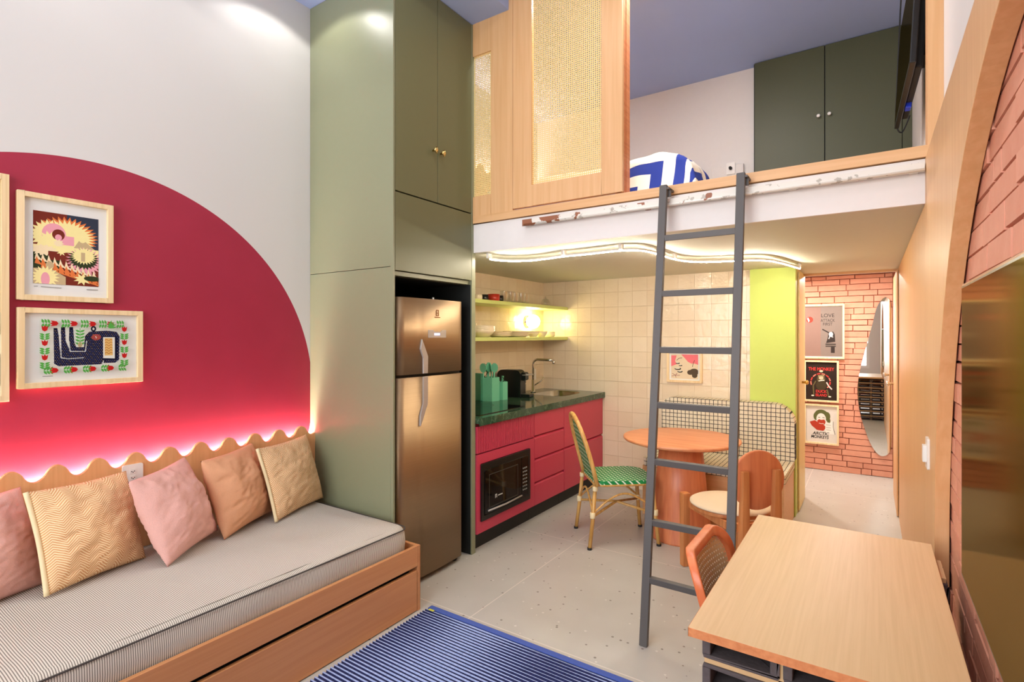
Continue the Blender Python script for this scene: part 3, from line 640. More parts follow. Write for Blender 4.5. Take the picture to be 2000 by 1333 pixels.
def bowl(loc, R, h, lab, grp=None, mat='ceram'):
    return solo(MB().lathe([(.001, 0), (R*.5, 0), (R*.55, .004), (R*.85, h*.5), (R, h), (R-.004, h), (R*.82, h*.5), (R*.5, .008), (.001, .007)], n=32, cap=False), 'ceramic_bowl', mat, loc, lab, 'bowl', grp)
for i in range(3): bowl((-2.68, 3.53, 1.447+i*.016), .115, .065, ['cream salad bowl, bottom of the large nest on the lower shelf', 'cream salad bowl in the middle of the large nest on the lower shelf', 'cream salad bowl on top of the large nest on the lower shelf'][i], 'nested salad bowls')
def plate(loc, R, lab, grp): return solo(MB().lathe([(.001, 0), (R*.6, 0), (R*.66, .003), (R, .014), (R, .017), (R*.64, .007), (.001, .005)], n=36, cap=False), 'dinner_plate', 'ceram', loc, lab, 'plate', grp)
for i in range(4): plate((-2.69, 3.80, 1.447+i*.0105), .11, 'cream plate in the plate pile beside the salad bowls', 'plates in the nearer pile')
for i in range(4): plate((-2.69, 4.08, 1.447+i*.0125), .13, 'cream plate in the wide plate pile under the wall lamp', 'plates in the wider pile')
bowl((-2.66, 4.31, 1.447), .062, .055, 'cream cereal bowl right of the plate piles')
bowl((-2.66, 4.47, 1.447), .06, .055, 'cream cereal bowl left of the last small bowl on the lower shelf')
solo(MB().lathe([(.001, 0), (.04, 0), (.05, .01), (.052, .052), (.048, .052), (.046, .012), (.001, .006)], n=26, cap=False), 'ceramic_bowl', 'ceram', (-2.66, 4.63, 1.447), 'straight sided cream bowl nearest the tiled back wall', 'bowl')
tumbler((-2.62, 3.335, 1.447), 'tall clear glass at the cabinet end of the lower shelf', None, .11, .03)
# utensil holder
t = thing('utensil_holder', (-2.70, 3.70, .905), 'mint green hexagonal utensil holder on the marble worktop', 'utensil holder', rz=math.radians(-12))
def hexpot(m, cx, cy, r, h, th=.004, rot=30):
    o = [(cx+r*math.cos(math.radians(rot+60*i)), cy+r*math.sin(math.radians(rot+60*i))) for i in range(6)]
    q = [(cx+(r-th)*math.cos(math.radians(rot+60*i)), cy+(r-th)*math.sin(math.radians(rot+60*i))) for i in range(6)]
    vs = [(x, y, 0) for x, y in o]+[(x, y, h) for x, y in o]+[(x, y, h) for x, y in q]+[(x, y, .005) for x, y in q]
    fs = [(5, 4, 3, 2, 1, 0)]
    for i in range(6):
        j = (i+1) % 6; fs += [(i, j, j+6, i+6), (i+6, j+6, j+12, i+12), (i+12, j+12, j+18, i+18)]
    fs.append(tuple(range(18, 24))); m.mesh(vs, fs)
hp = MB(); hexpot(hp, 0, -.02, .085, .20); hp.build('large_pot', 'teal', t)
hp = MB(); hexpot(hp, .01, .105, .056, .155); hp.build('small_pot', 'teal', t)
MB().box(-.085, .0, -.125, -.10, .0, .235).build('knife_slot_block', 'teald', t, bevel=.004)
def utensil(loc, tilt, az, kind, mat='teal'):
    m = MB()
    if kind == 'whisk':
        m.tube([(0, 0, .0), (0, 0, .17)], .006, 8)
        for k in range(4):
            a = PI*k/4; m.tube([(.028*math.sin(b)*math.cos(a), .028*math.sin(b)*math.sin(a), .17+.055*(1-math.cos(b))) for b in [PI*j/10*2 for j in range(6)]], .0013, 5)
    elif kind == 'knife': m.bar((0, 0, 0), (0, 0, .27), .02, .012)
    elif kind == 'scissors':
        m.bar((0, 0, 0), (0, 0, .14), .012, .004)
        for sx in (-1, 1): m.tube([(sx*.02+.016*math.cos(b), 0, .165+.024*math.sin(b)) for b in [2*PI*j/14 for j in range(14)]], .003, 6, closed=True, ref=(0, 1, 0))
    else:
        m.tube([(0, 0, 0), (0, 0, .24)], .006, 8)
        wd, hh = {'spoon': (.03, .08), 'turner': (.034, .085), 'ladle': (.036, .06), 'spatula': (.024, .08)}[kind]
        pts = [(wd*math.sin(b)*(1 if kind != 'turner' else 1.1), .235+hh/2*(1-math.cos(b))) for b in [2*PI*j/18 for j in range(18)]]
        m.prism(pts, -.004, .004, 'xz')
    o = m.build('kitchen_utensil', mat, None); o.location = loc; o.rotation_euler = (tilt*math.cos(az), tilt*math.sin(az), az*.7)
    return o
base = Vector((-2.70, 3.70, .912))
specs = [(-.03, -.07, .10, .2, 'spoon', 'teal', 'mint green serving spoon, leftmost of the utensils in the large pot'), (-.04, -.03, .06, 1.3, 'ladle', 'teal', 'mint green ladle standing in the large hexagonal pot'),
         (.0, -.045, .08, 2.2, 'turner', 'teal', 'mint green slotted turner in the large hexagonal pot'), (.02, .0, .10, 3.4, 'spatula', 'teal', 'mint green spatula in the large hexagonal pot'),
         (-.02, .02, .14, 4.5, 'spoon', 'teald', 'darker green spoon at the right of the large pot'), (.035, -.03, .07, .8, 'spoon', 'teal', 'mint green spoon at the front of the large pot')]
for dx, dy, ti, az, k, mt, lab in specs: tag(utensil(base+Vector((dx, dy, 0)), ti, az, k, mt), lab, 'utensil', 'mint utensils in the holder')
tag(utensil(base+Vector((-.045, -.05, .03)), .05, .5, 'whisk', 'blackmat'), 'dark wire whisk at the back of the large pot', 'whisk')
tag(utensil(base+Vector((.01, .10, .0)), .08, .5, 'scissors', 'blackmat'), 'black handled scissors in the small mint pot', 'scissors')
o = utensil(base+Vector((.012, .13, 0)), -.10, 0, 'knife', 'teal'); o.scale = (.8, .8, .72); tag(o, 'mint handled knife at the right of the small pot', 'knife')
solo(MB().box(-.03, .03, -.035, .035, 0, .135), 'salt_box', 'plasticw', (-2.76, 3.42, .905), 'white box on the worktop next to the green cabinet', 'box', bevel=.004)
# coffee machine
t = thing('coffee_machine', (-2.68, 4.04, .905), 'black pod coffee machine between utensils and sink', 'coffee machine', rz=math.radians(8))
MB().prism(rrect(-.16, .075, 0.0, .245, .03, 6, [.008, .008, .05, .05]), -.055, .055, 'xz').build('body', 'black', t, bevel=.008, seg=3)
MB().prism(rrect(.07, .115, .15, .225, .018), -.035, .035, 'xz').build('brew_head', 'black', t, bevel=.006)
MB().tube([(.09, -.045, .20), (.15, -.045, .205), (.15, .045, .205), (.09, .045, .20)], .006, 10).build('lever', 'handle', t)
MB().tube([(.10, 0, .15), (.10, 0, .135)], .008, 12).build('spout', 'chrome', t)
MB().prism(rrect(.06, .16, 0, .03, .01), -.045, .045, 'xz').build('drip_tray', 'black', t, bevel=.003)
MB().prism(rrect(-.22, -.165, .0, .20, .01), -.045, .045, 'xz').build('water_tank', 'glass', t, bevel=.004)
# glasses behind coffee machine
for i, (x, y) in enumerate(((-2.80, 4.2), (-2.76, 4.29))):
    tumbler((x, y, .9055), ['upturned clear glass behind the coffee machine', 'clear glass between the coffee machine and the tap'][i], None, .085, .034)
def socket(loc, rz, lab, w=.075, h=.115, n=1, mat='plasticw'):
    t = thing('wall_socket', loc, lab, 'socket', rz=rz)
    MB().prism(rrect(-w/2, w/2, -h/2, h/2, .008), 0, .008, 'yz').build('plate', mat, t, bevel=.0015)
    for k in range(n):
        z = (k-(n-1)/2)*.03
        i_ = MB().prism(rrect(-.013, .013, z-.011, z+.011, .004), .008, .0095, 'yz').build('outlet', 'plasticw', t)
        MB().lathe([(.0025, .0094), (.0025, .0098)], (0, -.006, z), 8, 'x').lathe([(.0025, .0094), (.0025, .0098)], (0, .006, z), 8, 'x').lathe([(.0025, .0094), (.0025, .0098)], (0, 0, z-.004), 8, 'x').build('socket_holes', 'blackmat', i_)
    return t
socket((-2.869, 4.66, 1.06), 0, 'cream wall socket on the tiles right of the tap')

# ================================================================ DAYBED
t = thing('daybed', (-2.45, .95, 0), 'oak daybed base with a long front drawer under the striped mattress', 'daybed'); off = t.location
Y0, Y1 = -.35, 2.082
MB(off).box(-2.945, -1.99, Y1-.02, Y1, 0, .297).box(-2.888, -1.99, Y1-.02, Y1, .297, .345).box(-2.888, -1.99, Y0, Y0+.02, 0, .345).box(-2.94, -2.93, Y0+.02, Y1-.02, 0, .29).box(-2.93, -2.01, Y0+.02, Y1-.02, .27, .29).build('carcass', 'sofawood', t, bevel=.0015)
MB(off).box(-2.01, -1.99, Y0+.021, Y1-.021, .238, .345).build('front_rail', 'sofawood', t, bevel=.0015)
MB(off).box(-2.01, -1.99, Y0+.021, Y1-.024, .006, .216).build('drawer', 'sofawood', t, bevel=.0015)
MB(off).box(-2.06, -2.05, Y0+.021, Y1-.024, .006, .26).build('recess', 'nichedark', t)
# mattress
t = thing('mattress', (-2.45, .95, .292), 'grey and cream striped mattress on the oak daybed', 'mattress')
def cushion_slab(lx, ly, h, r, nx, ny, wr=.004, seed=0):
    m = MB(); prof = []
    # superellipse footprint rings from bottom to top
    rings = [(0, .004, -r*.7), (0, 0, 0)]
    N = 160; vs = []; fs = []
    def ring(inset, z):
        pts = []; hx, hy = lx/2-inset, ly/2-inset; rc = max(r-inset*.5, .01)
        cor = rrect(-hx, hx, -hy, hy, rc, 8)
        # resample evenly
        L = [0]; 
        for i in range(len(cor)): a, b = cor[i], cor[(i+1) % len(cor)]; L.append(L[-1]+math.dist(a, b))
        for k in range(N):
            s_ = L[-1]*k/N; i = max(j for j in range(len(cor)) if L[j] <= s_+1e-9); a, b = cor[i], cor[(i+1) % len(cor)]
            f = (s_-L[i])/max(L[i+1]-L[i], 1e-9); x, y = a[0]+(b[0]-a[0])*f, a[1]+(b[1]-a[1])*f
            nz = noise.noise(Vector((x*5, y*5, z*9+seed)))
            pts.append((x+nz*wr*1.5*(1 if abs(x) > hx-.1 else 0), y, z+nz*wr))
        return pts
    R = [(.03, 0), (.008, .012), (0, .035), (-.004, h*.55), (0, h-.03), (.006, h-.014), (.018, h-.004), (.035, h)]
    for ins, z in R: vs += ring(ins, z)
    for q in range(len(R)-1):
        for k in range(N): l = (k+1) % N; fs.append((q*N+k, q*N+l, (q+1)*N+l, (q+1)*N+k))
    m.mesh(vs, fs, True); m.mesh(vs[:N], [tuple(range(N))[::-1]])
    # top grid
    gx, gy = nx, ny; hx, hy = lx/2-.03, ly/2-.03; g = []
    for i in range(gx+1):
        for j in range(gy+1):
            x = -hx+2*hx*i/gx; y = -hy+2*hy*j/gy
            e = min(1, min(hx-abs(x), hy-abs(y))/.12)
            z = h-.0015+e*(.012+noise.noise(Vector((x*3.1, y*2.3, 4+seed)))*.012+noise.noise(Vector((x*9, y*7, 9+seed)))*wr)
            g.append((x, y, z))
    m.mesh(g, [(i*(gy+1)+j, (i+1)*(gy+1)+j, (i+1)*(gy+1)+j+1, i*(gy+1)+j+1) for i in range(gx) for j in range(gy)], True)
    return m
cushion_slab(.87, 2.34, .165, .06, 30, 80).build('cover', 'ticking', t, fix=False)
MB().tube([(x, y, .152) for x, y in rrect(-.436, .436, -1.171, 1.171, .06, 8)], .0035, 6, closed=True).build('piping', 'piping', t)
t.location = (-2.455, .86, .2925)
# scalloped headboard + led
t = thing('headboard_panel', (-2.90, .9, 0), 'scalloped oak back panel with glowing edge behind the daybed cushions', 'headboard'); off = t.location
def scallop(y0, y1, ph, pitch, zlo, zhi, zb, n=20):
    pts = []; y = y0
    while y <= y1+1e-6:
        c = math.cos(2*PI*(y-ph)/pitch); s_ = math.copysign(abs(c)**.75, c)
        pts.append((y, (zlo+zhi)/2+(zhi-zlo)/2*s_)); y += pitch/n
    pts[-1] = (y1, pts[-1][1])
    return pts+[(y1, zb), (y0, zb)]
MB(off).prism(scallop(-.35, 2.083, .659, .1478, .845, .905, .30), -2.912, -2.892, 'yz').build('panel', 'headwood', t)
MB(off).box(-2.949, -2.912, -.35, 2.083, .30, .80).build('backing', 'headwood', t)
MB(off).box(-2.94, -2.925, -.34, 2.075, .802, .812).build('led_strip', 'glow', t)
socket((-2.892, 1.085, .79), 0, 'white triple socket plate on the scalloped panel behind cushions', .085, .125, 3)

def pillow(B, tdir, w, h, th, lean, mat, lab, grp=None, seed=0, pin=.05, roll=0, name='cushion', edge=None):
    n = 44; m = MB()
    def P(u, v, s):
        px = 1-pin*(1-v*v)*0; 
        x = u*w/2*(1-pin*(1-abs(v)**1.6)*1.0); z = v*h/2*(1-pin*(1-abs(u)**1.6))
        t_ = th/2*((1-u**2)**.55)*((1-v**2)**.55)
        wr = noise.noise(Vector((u*2.4+seed*3.1, v*2.4, s+seed)))*.012-abs(noise.noise(Vector((u*3+v*2+seed, v*7-u*3, s*2+seed))))*.012-abs(noise.noise(Vector((u*2-v*9+seed, v*4, seed))))*.006
        cr = max(0, abs(u)-.5)*max(0, abs(v)-.5)*4
        ft = .008*math.sin(u*28+v*9+seed)*cr
        e = (1-u*u)*(1-v*v)
        return (x, s*(t_+wr*min(1, e*4)+ft*.6*min(1, e*8)), z+h/2)
    for s in (-1, 1):
        g = [P(-1+2*i/n, -1+2*j/n, s) for i in range(n+1) for j in range(n+1)]
        fs = [(i*(n+1)+j, (i+1)*(n+1)+j, (i+1)*(n+1)+j+1, i*(n+1)+j+1) for i in range(n) for j in range(n)]
        m.mesh(g, fs, True)
    o = m.build(name, mat, None)
    # local +x runs along the bottom edge (tdir), local -y faces the room
    tx = Vector((tdir[0], tdir[1], 0)).normalized(); fr = Vector((tx.y, -tx.x, 0))  # front normal
    up = (Vector((0, 0, 1))*math.cos(lean)-fr*math.sin(lean)); fy = tx.cross(up).normalized()
    R = Matrix((tx, -fr*math.cos(lean)-Vector((0, 0, 1))*math.sin(lean), up)).transposed()
    R = R @ Matrix.Rotation(roll, 3, 'Y')
    o.matrix_world = Matrix.Translation(Vector(B)) @ R.to_4x4()
    o.rotation_mode = 'XYZ'
    if edge:
        e = MB(); e.tube([tuple(Vector(P(-1, -1+2*j/20, 1))+Vector((-.004, 0, 0))) for j in range(21)], .009, 8); e.build('side_band', edge, o)
    return tag(o, lab, 'cushion', grp)
ZM = .472
G = 'cushions on the daybed'
pillow((-2.66, .545, ZM), (-.35, .9), .40, .40, .18, .36, 'cushpink', 'dusty pink linen cushion cut off by the left edge of the photo', G, 1)
pillow((-2.63, .875, ZM), (-.30, .95), .39, .40, .19, .34, 'herring', 'largest herringbone cushion, between the two pink cushions', G, 2, edge='binding', roll=.03)
pillow((-2.585, 1.22, ZM+.012), (-.52, .85), .38, .40, .20, .40, 'cushpink', 'dusty pink linen cushion in the middle of the row', G, 5, roll=-.06)
pillow((-2.69, 1.545, ZM), (-.42, .90), .40, .40, .20, .30, 'cushpeach', 'plain peach cushion between pink and herringbone cushions', G, 8, roll=-.03)
pillow((-2.69, 1.85, ZM), (-.35, .93), .43, .40, .15, .30, 'herring', 'herringbone cushion leaning in the corner by the green cabinet', G, 11, edge='binding')

# ================================================================ FRAMED ART
def clip(poly, x0, x1, y0, y1):
    def cut(ps, ins, inter):
        out = []
        for i in range(len(ps)):
            a, b = ps[i-1], ps[i]
            if ins(b):
                if not ins(a): out.append(inter(a, b))
                out.append(b)
            elif ins(a): out.append(inter(a, b))
        return out
    def ix(c): return lambda a, b: (c, a[1]+(b[1]-a[1])*(c-a[0])/(b[0]-a[0]))
    def iy(c): return lambda a, b: (a[0]+(b[0]-a[0])*(c-a[1])/(b[1]-a[1]), c)
    for ins, it in ((lambda p: p[0] >= x0, ix(x0)), (lambda p: p[0] <= x1, ix(x1)), (lambda p: p[1] >= y0, iy(y0)), (lambda p: p[1] <= y1, iy(y1))):
        if len(poly) < 3: return []
        poly = cut(poly, ins, it)
    return poly if len(poly) >= 3 else []
class Art:   # coloured shapes laid as thin inks on a sheet; plane x (right), z (up), layers towards -y
    def __init__(s, win): s.win = win; s.mb = MB(); s.cols = []; s.k = 0
    def poly(s, pts, col, win=None):
        x0, x1, y0, y1 = win or s.win; p = clip(list(pts), x0, x1, y0, y1)
        if not p: return s
        if col not in s.cols: s.cols.append(col)
        s.k += 1; s.mb.cur = s.cols.index(col); y = -.0002-.00003*s.k
        q = []; 
        for a in p:
            if not q or math.dist(a, q[-1]) > 1e-6: q.append(a)
        if len(q) < 3: return s
        tri = tessellate_polygon([[Vector((a, b, 0)) for a, b in q]])
        s.mb.mesh([(a, y, b) for a, b in q], [t for t in tri]); return s
    def rect(s, x0, x1, y0, y1, col): return s.poly([(x0, y0), (x1, y0), (x1, y1), (x0, y1)], col)
    def ell(s, cx, cy, rx, ry, col, n=20, a0=0, a1=360): return s.poly(arc(cx, cy, rx, a0, a1, n, ry)[:None if a1-a0 < 360 else -1], col)
    def burst(s, cx, cy, r0, r1, n, col, ry=1, rot=0):
        return s.poly([(cx+(r1 if i % 2 else r0)*math.cos(PI*i/n+rot), cy+ry*(r1 if i % 2 else r0)*math.sin(PI*i/n+rot)) for i in range(2*n)], col)
    def line(s, pts, w, col):
        for a, b in zip(pts, pts[1:]):
            d = math.dist(a, b)
            if d < 1e-9: continue
            nx, ny = -(b[1]-a[1])/d*w/2, (b[0]-a[0])/d*w/2
            s.poly([(a[0]+nx, a[1]+ny), (a[0]-nx, a[1]-ny), (b[0]-nx, b[1]-ny), (b[0]+nx, b[1]+ny)], col)
        return s
    def text(s, txt, x, z, size, col, sx=1, shear=0, rot=0, bold=0):
        cu = bpy.data.curves.new('lettering', 'FONT'); cu.body = txt; cu.size = size; cu.align_x = 'CENTER'; cu.offset = bold; cu.shear = shear
        o = bpy.data.objects.new('lettering', cu); C.objects.link(o); bpy.context.view_layer.update()
        me = bpy.data.meshes.new_from_object(o.evaluated_get(bpy.context.evaluated_depsgraph_get()))
        bpy.data.objects.remove(o)
        if col not in s.cols: s.cols.append(col)
        s.k += 1; s.mb.cur = s.cols.index(col); y = -.0002-.00003*s.k; c_, s_ = math.cos(rot), math.sin(rot)
        s.mb.mesh([(x+(v.co.x*sx*c_-v.co.y*s_), y, z+(v.co.x*sx*s_+v.co.y*c_)) for v in me.vertices], [tuple(p.vertices) for p in me.polygons]); return s
    def build(s, name, parent): return s.mb.build(name, [flat(c) for c in s.cols], parent, fix=False)
def framed(name, loc, rz, W, H, fw, label, cat, art=None, paper='paper', glass=True, group=None, fmat='framewood', depth=.025):
    # local: x right, z up, front faces -y; loc is the centre on the wall
    t = thing(name, loc, label, cat, group, rz=rz); a, b = W/2, H/2
    m = MB()
    m.box(-a, -a+fw, -depth, 0, -b, b).box(a-fw, a, -depth, 0, -b, b).box(-a+fw, a-fw, -depth, 0, b-fw, b).box(-a+fw, a-fw, -depth, 0, -b, -b+fw)
    m.build('frame', fmat, t, bevel=.0015)
    MB().box(-a+fw, a-fw, -.008, -.002, -b+fw, b-fw).build('paper', paper, t)
    if art:
        o = art.build('print', t); o.location = (0, -.0085, 0)
    return t
RL = math.radians(90)     # on the left wall, facing +x
RU = random.Random(4)
ink = dict(br=(118, 46, 34), gn=(52, 60, 36), yl=(242, 228, 160), og=(222, 122, 66), pk=(232, 160, 172), bl=(52, 58, 74), cr=(240, 220, 180), tn=(196, 172, 132))
a = Art((-.115, .115, -.155, .155))
a.rect(-.115, .115, -.155, .155, ink['br']).rect(.0, .115, -.01, .155, ink['bl']).rect(-.115, -.02, -.155, -.02, ink['gn'])
a.burst(.0, .06, .115, .09, 34, ink['og'], .75).burst(.0, .055, .105, .078, 34, ink['yl'], .75)
a.burst(-.06, .055, .07, .052, 22, ink['yl']).ell(-.045, .06, .042, .05, ink['pk']).rect(-.085, .025, .02, .06, ink['pk']).burst(-.06, .03, .045, .03, 14, ink['yl'])
a.ell(-.03, .062, .022, .024, ink['br']).ell(-.03, .05, .012, .014, ink['pk']).burst(-.03, .025, .02, .012, 9, ink['cr'])
a.poly([(.02, .005), (.045, .05), (.06, .05), (.115, -.0), (.115, .0)], ink['tn']).ell(.055, .055, .014, .017, ink['yl'])
a.rect(-.115, .115, -.02, .012, ink['yl']).burst(-.08, -.01, .05, .035, 14, ink['cr'], .5)
a.rect(-.065, .06, -.05, -.012, ink['br']).burst(-.02, -.012, .018, .008, 7, ink['yl'])
a.burst(.065, -.045, .072, .05, 26, ink['pk'], .9).burst(.06, -.035, .06, .045, 24, ink['gn'], .8).burst(.06, -.02, .05, .035, 24, ink['yl'], .8).rect(.05, .065, -.045, -.005, ink['tn'])
for k in range(11):
    x = -.11+k*.02; z = -.035-k*.0065
    a.poly([(x, z-.016), (x+.006, z+.018), (x+.013, z-.004), (x+.024, z-.02)], ink['cr']); a.poly([(x, z-.034), (x+.006, z-.004), (x+.013, z-.02), (x+.024, z-.04)], ink['og'])
    a.poly([(x+.02, z-.05), (x+.026, z-.022), (x+.034, z-.036), (x+.042, z-.058)], ink['og'])
a.ell(-.06, -.075, .014, .018, ink['tn']).poly([(-.115, -.155), (-.115, -.09), (-.06, -.085), (-.005, -.12), (-.005, -.155)], ink['tn']).burst(-.075, -.125, .05, .033, 18, ink['yl']).ell(-.075, -.135, .015, .03, ink['pk'])
a.burst(.055, -.125, .035, .018, 9, ink['yl'], .8).ell(.09, -.12, .03, .012, ink['gn'])
a.win = (-.17, .17, -.23, .23)
a.line([(-.113, -.168), (-.1, -.167)], .002, (120, 120, 120)).line([(-.09, -.168), (-.02, -.170)], .003, (150, 148, 144)).line([(.07, -.17), (.113, -.169)], .003, (130, 128, 124))
framed('framed_print', (XL+.001, .853, 1.838), RL, .338, .455, .022, 'upright framed print of spiky orange and cream bursts on the raspberry wall', 'picture', a)
# second print
R_, G_, N_ = (186, 30, 30), (84, 164, 70), (20, 20, 46)
a = Art((-.23, .23, -.17, .17))
a.rect(-.155, .155, -.108, .118, (222, 224, 214))
body = [(-.108, .085), (-.095, .085), (-.09, .05), (-.086, -.02), (-.082, .09), (-.068, .09), (-.066, .03), (-.055, -.005), (-.053, .09), (-.04, .09), (-.035, .02), (-.028, -.0), (.0, -.0), (.004, .05), (.02, .07), (.085, .075), (.125, .07), (.137, .05), (.135, -.06), (.12, -.075), (.075, -.075), (.075, -.06), (.065, -.08), (-.09, -.082), (-.106, -.07)]
a.poly(body, N_)
a.line([(-.084, .06), (-.082, -.045), (-.06, -.05), (.0, -.048)], .004, (216, 220, 212)).line([(-.055, .03), (-.05, -.018), (.005, -.02), (.01, .03)], .004, (216, 220, 212))
a.poly([(.072, .045), (.118, .045), (.118, -.055), (.072, -.052)], (226, 226, 216)).poly([(.078, .04), (.108, .04), (.11, -.04), (.078, -.04)], (226, 186, 110))
for i in range(6):
    z = .03-i*.012; a.line([(.079, z), (.086, z+.005), (.094, z-.003), (.102, z+.005), (.108, z)], .002, (170, 90, 40))
a.ell(.035, .083, .01, .013, N_).ell(.035, .083, .004, .006, (214, 216, 208)).ell(.045, .045, .018, .014, (184, 70, 44)).line([(.043, .05), (.046, .04)], .003, (240, 220, 190))
def inside(p, poly):
    c_ = False
    for i in range(len(poly)):
        (x1, y1), (x2, y2) = poly[i-1], poly[i]
        if (y1 > p[1]) != (y2 > p[1]) and p[0] < (x2-x1)*(p[1]-y1)/(y2-y1)+x1: c_ = not c_
    return c_
for i in range(32):
    for j in range(22):
        x, z = -.106+i*.0078+(j % 2)*.0039, -.078+j*.0072
        if inside((x, z), body) and not (.068 < x < .122 and -.06 < z < .05): a.rect(x-.0024, x+.0022, z-.0012, z+.0010, (96, 100, 150) if (i+j) % 3 else (150, 130, 120))
def leaf(x, z, ang, l=.022, w=.006, col=G_):
    c_, s_ = math.cos(ang), math.sin(ang); pts = [(0, 0), (l*.35, w*.8), (l*.75, w*.5), (l, 0), (l*.6, -w*.7), (l*.25, -w*.6)]
    a.poly([(x+p*c_-q*s_, z+p*s_+q*c_) for p, q in pts], col)
def tulip(x, z, ang, sc=1.):
    c_, s_ = math.cos(ang), math.sin(ang); pts = [(0, -.006), (.008, -.012), (.013, -.006), (.014, .002), (.024, .0), (.014, .004), (.02, .012), (.008, .012), (0, .008), (-.004, 0)]
    pts = [(-.006, 0), (0, -.009), (.01, -.011), (.022, -.012), (.015, -.005), (.024, 0), (.015, .005), (.022, .012), (.01, .011), (0, .009)]
    a.poly([(x+sc*(p*c_-q*s_), z+sc*(p*s_+q*c_)) for p, q in pts], R_)
for x0, n_, z in ((-.135, 9, .105), (-.135, 9, -.098)):
    for k in range(n_):
        x = x0+k*.034
        if k % 2 == 0:
            for q in (-.010, 0, .010):
                leaf(x+q, z, 1.9 if z > 0 else 1.0, .02); leaf(x+q, z, -1.9 if z > 0 else -1.0, .02)
        else: tulip(x, z, PI if z < 0 else PI)
for x, ang in ((-.142, PI/2), (.15, PI/2)):
    for k in range(6):
        z = .075-k*.031
        if k % 2 == 0: tulip(x, z, ang, .9)
        else:
            for q in (-.009, 0, .009): leaf(x, z+q, .45, .02); leaf(x, z+q, PI-.45, .02)
for q in range(5): leaf(-.02, .012+q*.014, .5, .02); leaf(-.02, .012+q*.014, PI-.5, .02)
a.ell(-.02, .012, .008, .012, (180, 160, 120)).line([(-.02, .01), (-.02, .085)], .002, G_)
for q in range(4): leaf(.085, .088+q*.001, .1+q*.35, .035)
a.line([(-.15, -.122), (-.115, -.122)], .0025, (120, 120, 120))
framed('framed_print', (XL+.001, .914, 1.408), RL, .458, .34, .022, 'wide framed print of a dark blue animal bordered by red tulips', 'picture', a)
a = Art((-.29, .29, -.44, .44))
a.rect(-.29, .29, .02, .44, (222, 176, 108)).rect(-.29, .29, -.10, .02, (204, 150, 84)).rect(.18, .29, -.19, -.10, (46, 42, 46)).rect(.2, .29, -.40, -.27, (46, 42, 46)).rect(-.29, .1, -.40, -.15, (206, 98, 60)).ell(0, .2, .16, .16, (178, 60, 44))
framed('framed_print', (XL+.001, .345, 1.655), RL, .63, .93, .024, 'tall framed print cut by the left edge of the photo', 'picture', a)
# small picture on tiles
a = Art((-.12, .12, -.11, .11)); PKK = (232, 120, 128); GT = (86, 74, 60)
a.rect(-.12, .12, -.11, .11, (226, 208, 178)).poly([(-.12, .1), (-.07, .1), (-.085, .05), (-.07, .02), (-.12, .0)], PKK).poly([(-.03, .11), (.12, .11), (.12, .02), (.09, .03), (.06, .03), (.03, .045), (.0, .08)], PKK)
for x, z, r in ((-.06, .03, .018), (-.035, .01, .016), (-.06, -.02, .03), (-.04, -.045, .024)): a.ell(x, z, r, r*.4, (30, 28, 26)).ell(x-.003, z+.005, r*.8, r*.28, (220, 216, 196))
a.line([(-.07, .055), (-.05, .075), (-.02, .08)], .004, (40, 36, 32)).line([(.07, .0), (.08, .04), (.09, .06)], .004, (60, 52, 42)).ell(.085, -.045, .04, .03, GT).ell(.05, -.05, .026, .022, GT).ell(.09, -.075, .024, .024, GT)
for k in range(5): a.line([(-.08, -.08), (-.08+.04*math.cos(k*1.2), -.08+.022*math.sin(k*1.2))], .004, (150, 84, 84))
framed('framed_print', (-1.39, 4.859, 1.18), 0, .315, .285, .02, 'small framed pink and cream botanical picture on the tiles behind the table', 'picture', a)
# hallway posters
a = Art((-.2, .2, -.27, .27)); 
a.rect(-.2, .2, -.27, .27, (126, 112, 104)).rect(-.2, -.01, -.27, .27, (136, 108, 98)).ell(-.115, .13, .033, .033, (196, 62, 50)).poly([(-.14, .14), (-.13, .155), (-.115, .12), (-.125, .1)], (236, 220, 210))
DK = (52, 44, 42)
a.text('LOVE', .055, .155, .055, DK, .95).text('ATTACK', .055, .105, .045, DK, .75).text('FIRST', .055, .065, .045, DK, .85)
a.line([(.005, .025), (.07, -.015)], .012, DK).poly([(.06, -.02), (.105, .0), (.12, -.03), (.125, -.11), (.04, -.125), (.055, -.07)], DK).ell(.085, -.03, .02, .026, (226, 210, 200)).line([(.065, -.08), (.075, -.05), (.105, -.06)], .008, (226, 210, 200))
a.rect(.035, .13, -.165, -.13, (66, 58, 54)).rect(.085, .12, -.23, -.165, DK).rect(.035, .13, -.151, -.147, (150, 136, 126))
framed('framed_poster', (-.437, YF-.022, 1.504), 0, .42, .588, .018, 'largest hallway poster, grey with a red dot and a leaning figure', 'poster', a)
a = Art((-.145, .145, -.205, .205)); RD = (206, 60, 56)
a.rect(-.145, .145, -.205, .205, (48, 36, 30)).text('THE MONKEY', 0, .115, .048, RD, .8, bold=.001)
for k in range(9):
    t0 = 200-k*28; a.line(arc(0, -.01, .098-.002*k, t0, t0-22, 4), .012, RD if k % 2 else (222, 120, 100))
a.ell(0, .02, .04, .05, (86, 74, 48)).ell(0, -.045, .05, .055, (66, 56, 38)).ell(.0, .035, .022, .02, (196, 180, 150)).line([(-.03, .055), (.03, .06)], .014, (150, 136, 96)).ell(0, .108, .018, .012, (200, 190, 160))
a.line([(.05, -.01), (.07, -.05), (.1, -.085)], .012, (230, 200, 190)).line([(-.05, .0), (-.075, -.05), (-.07, -.15)], .012, (100, 88, 56)).line([(.055, -.09), (.07, -.16)], .014, (100, 88, 56)).ell(-.08, -.16, .014, .007, (230, 220, 200)).ell(.08, -.165, .014, .007, (230, 220, 200)).line([(-.025, .0), (.03, .012)], .008, (236, 226, 210))
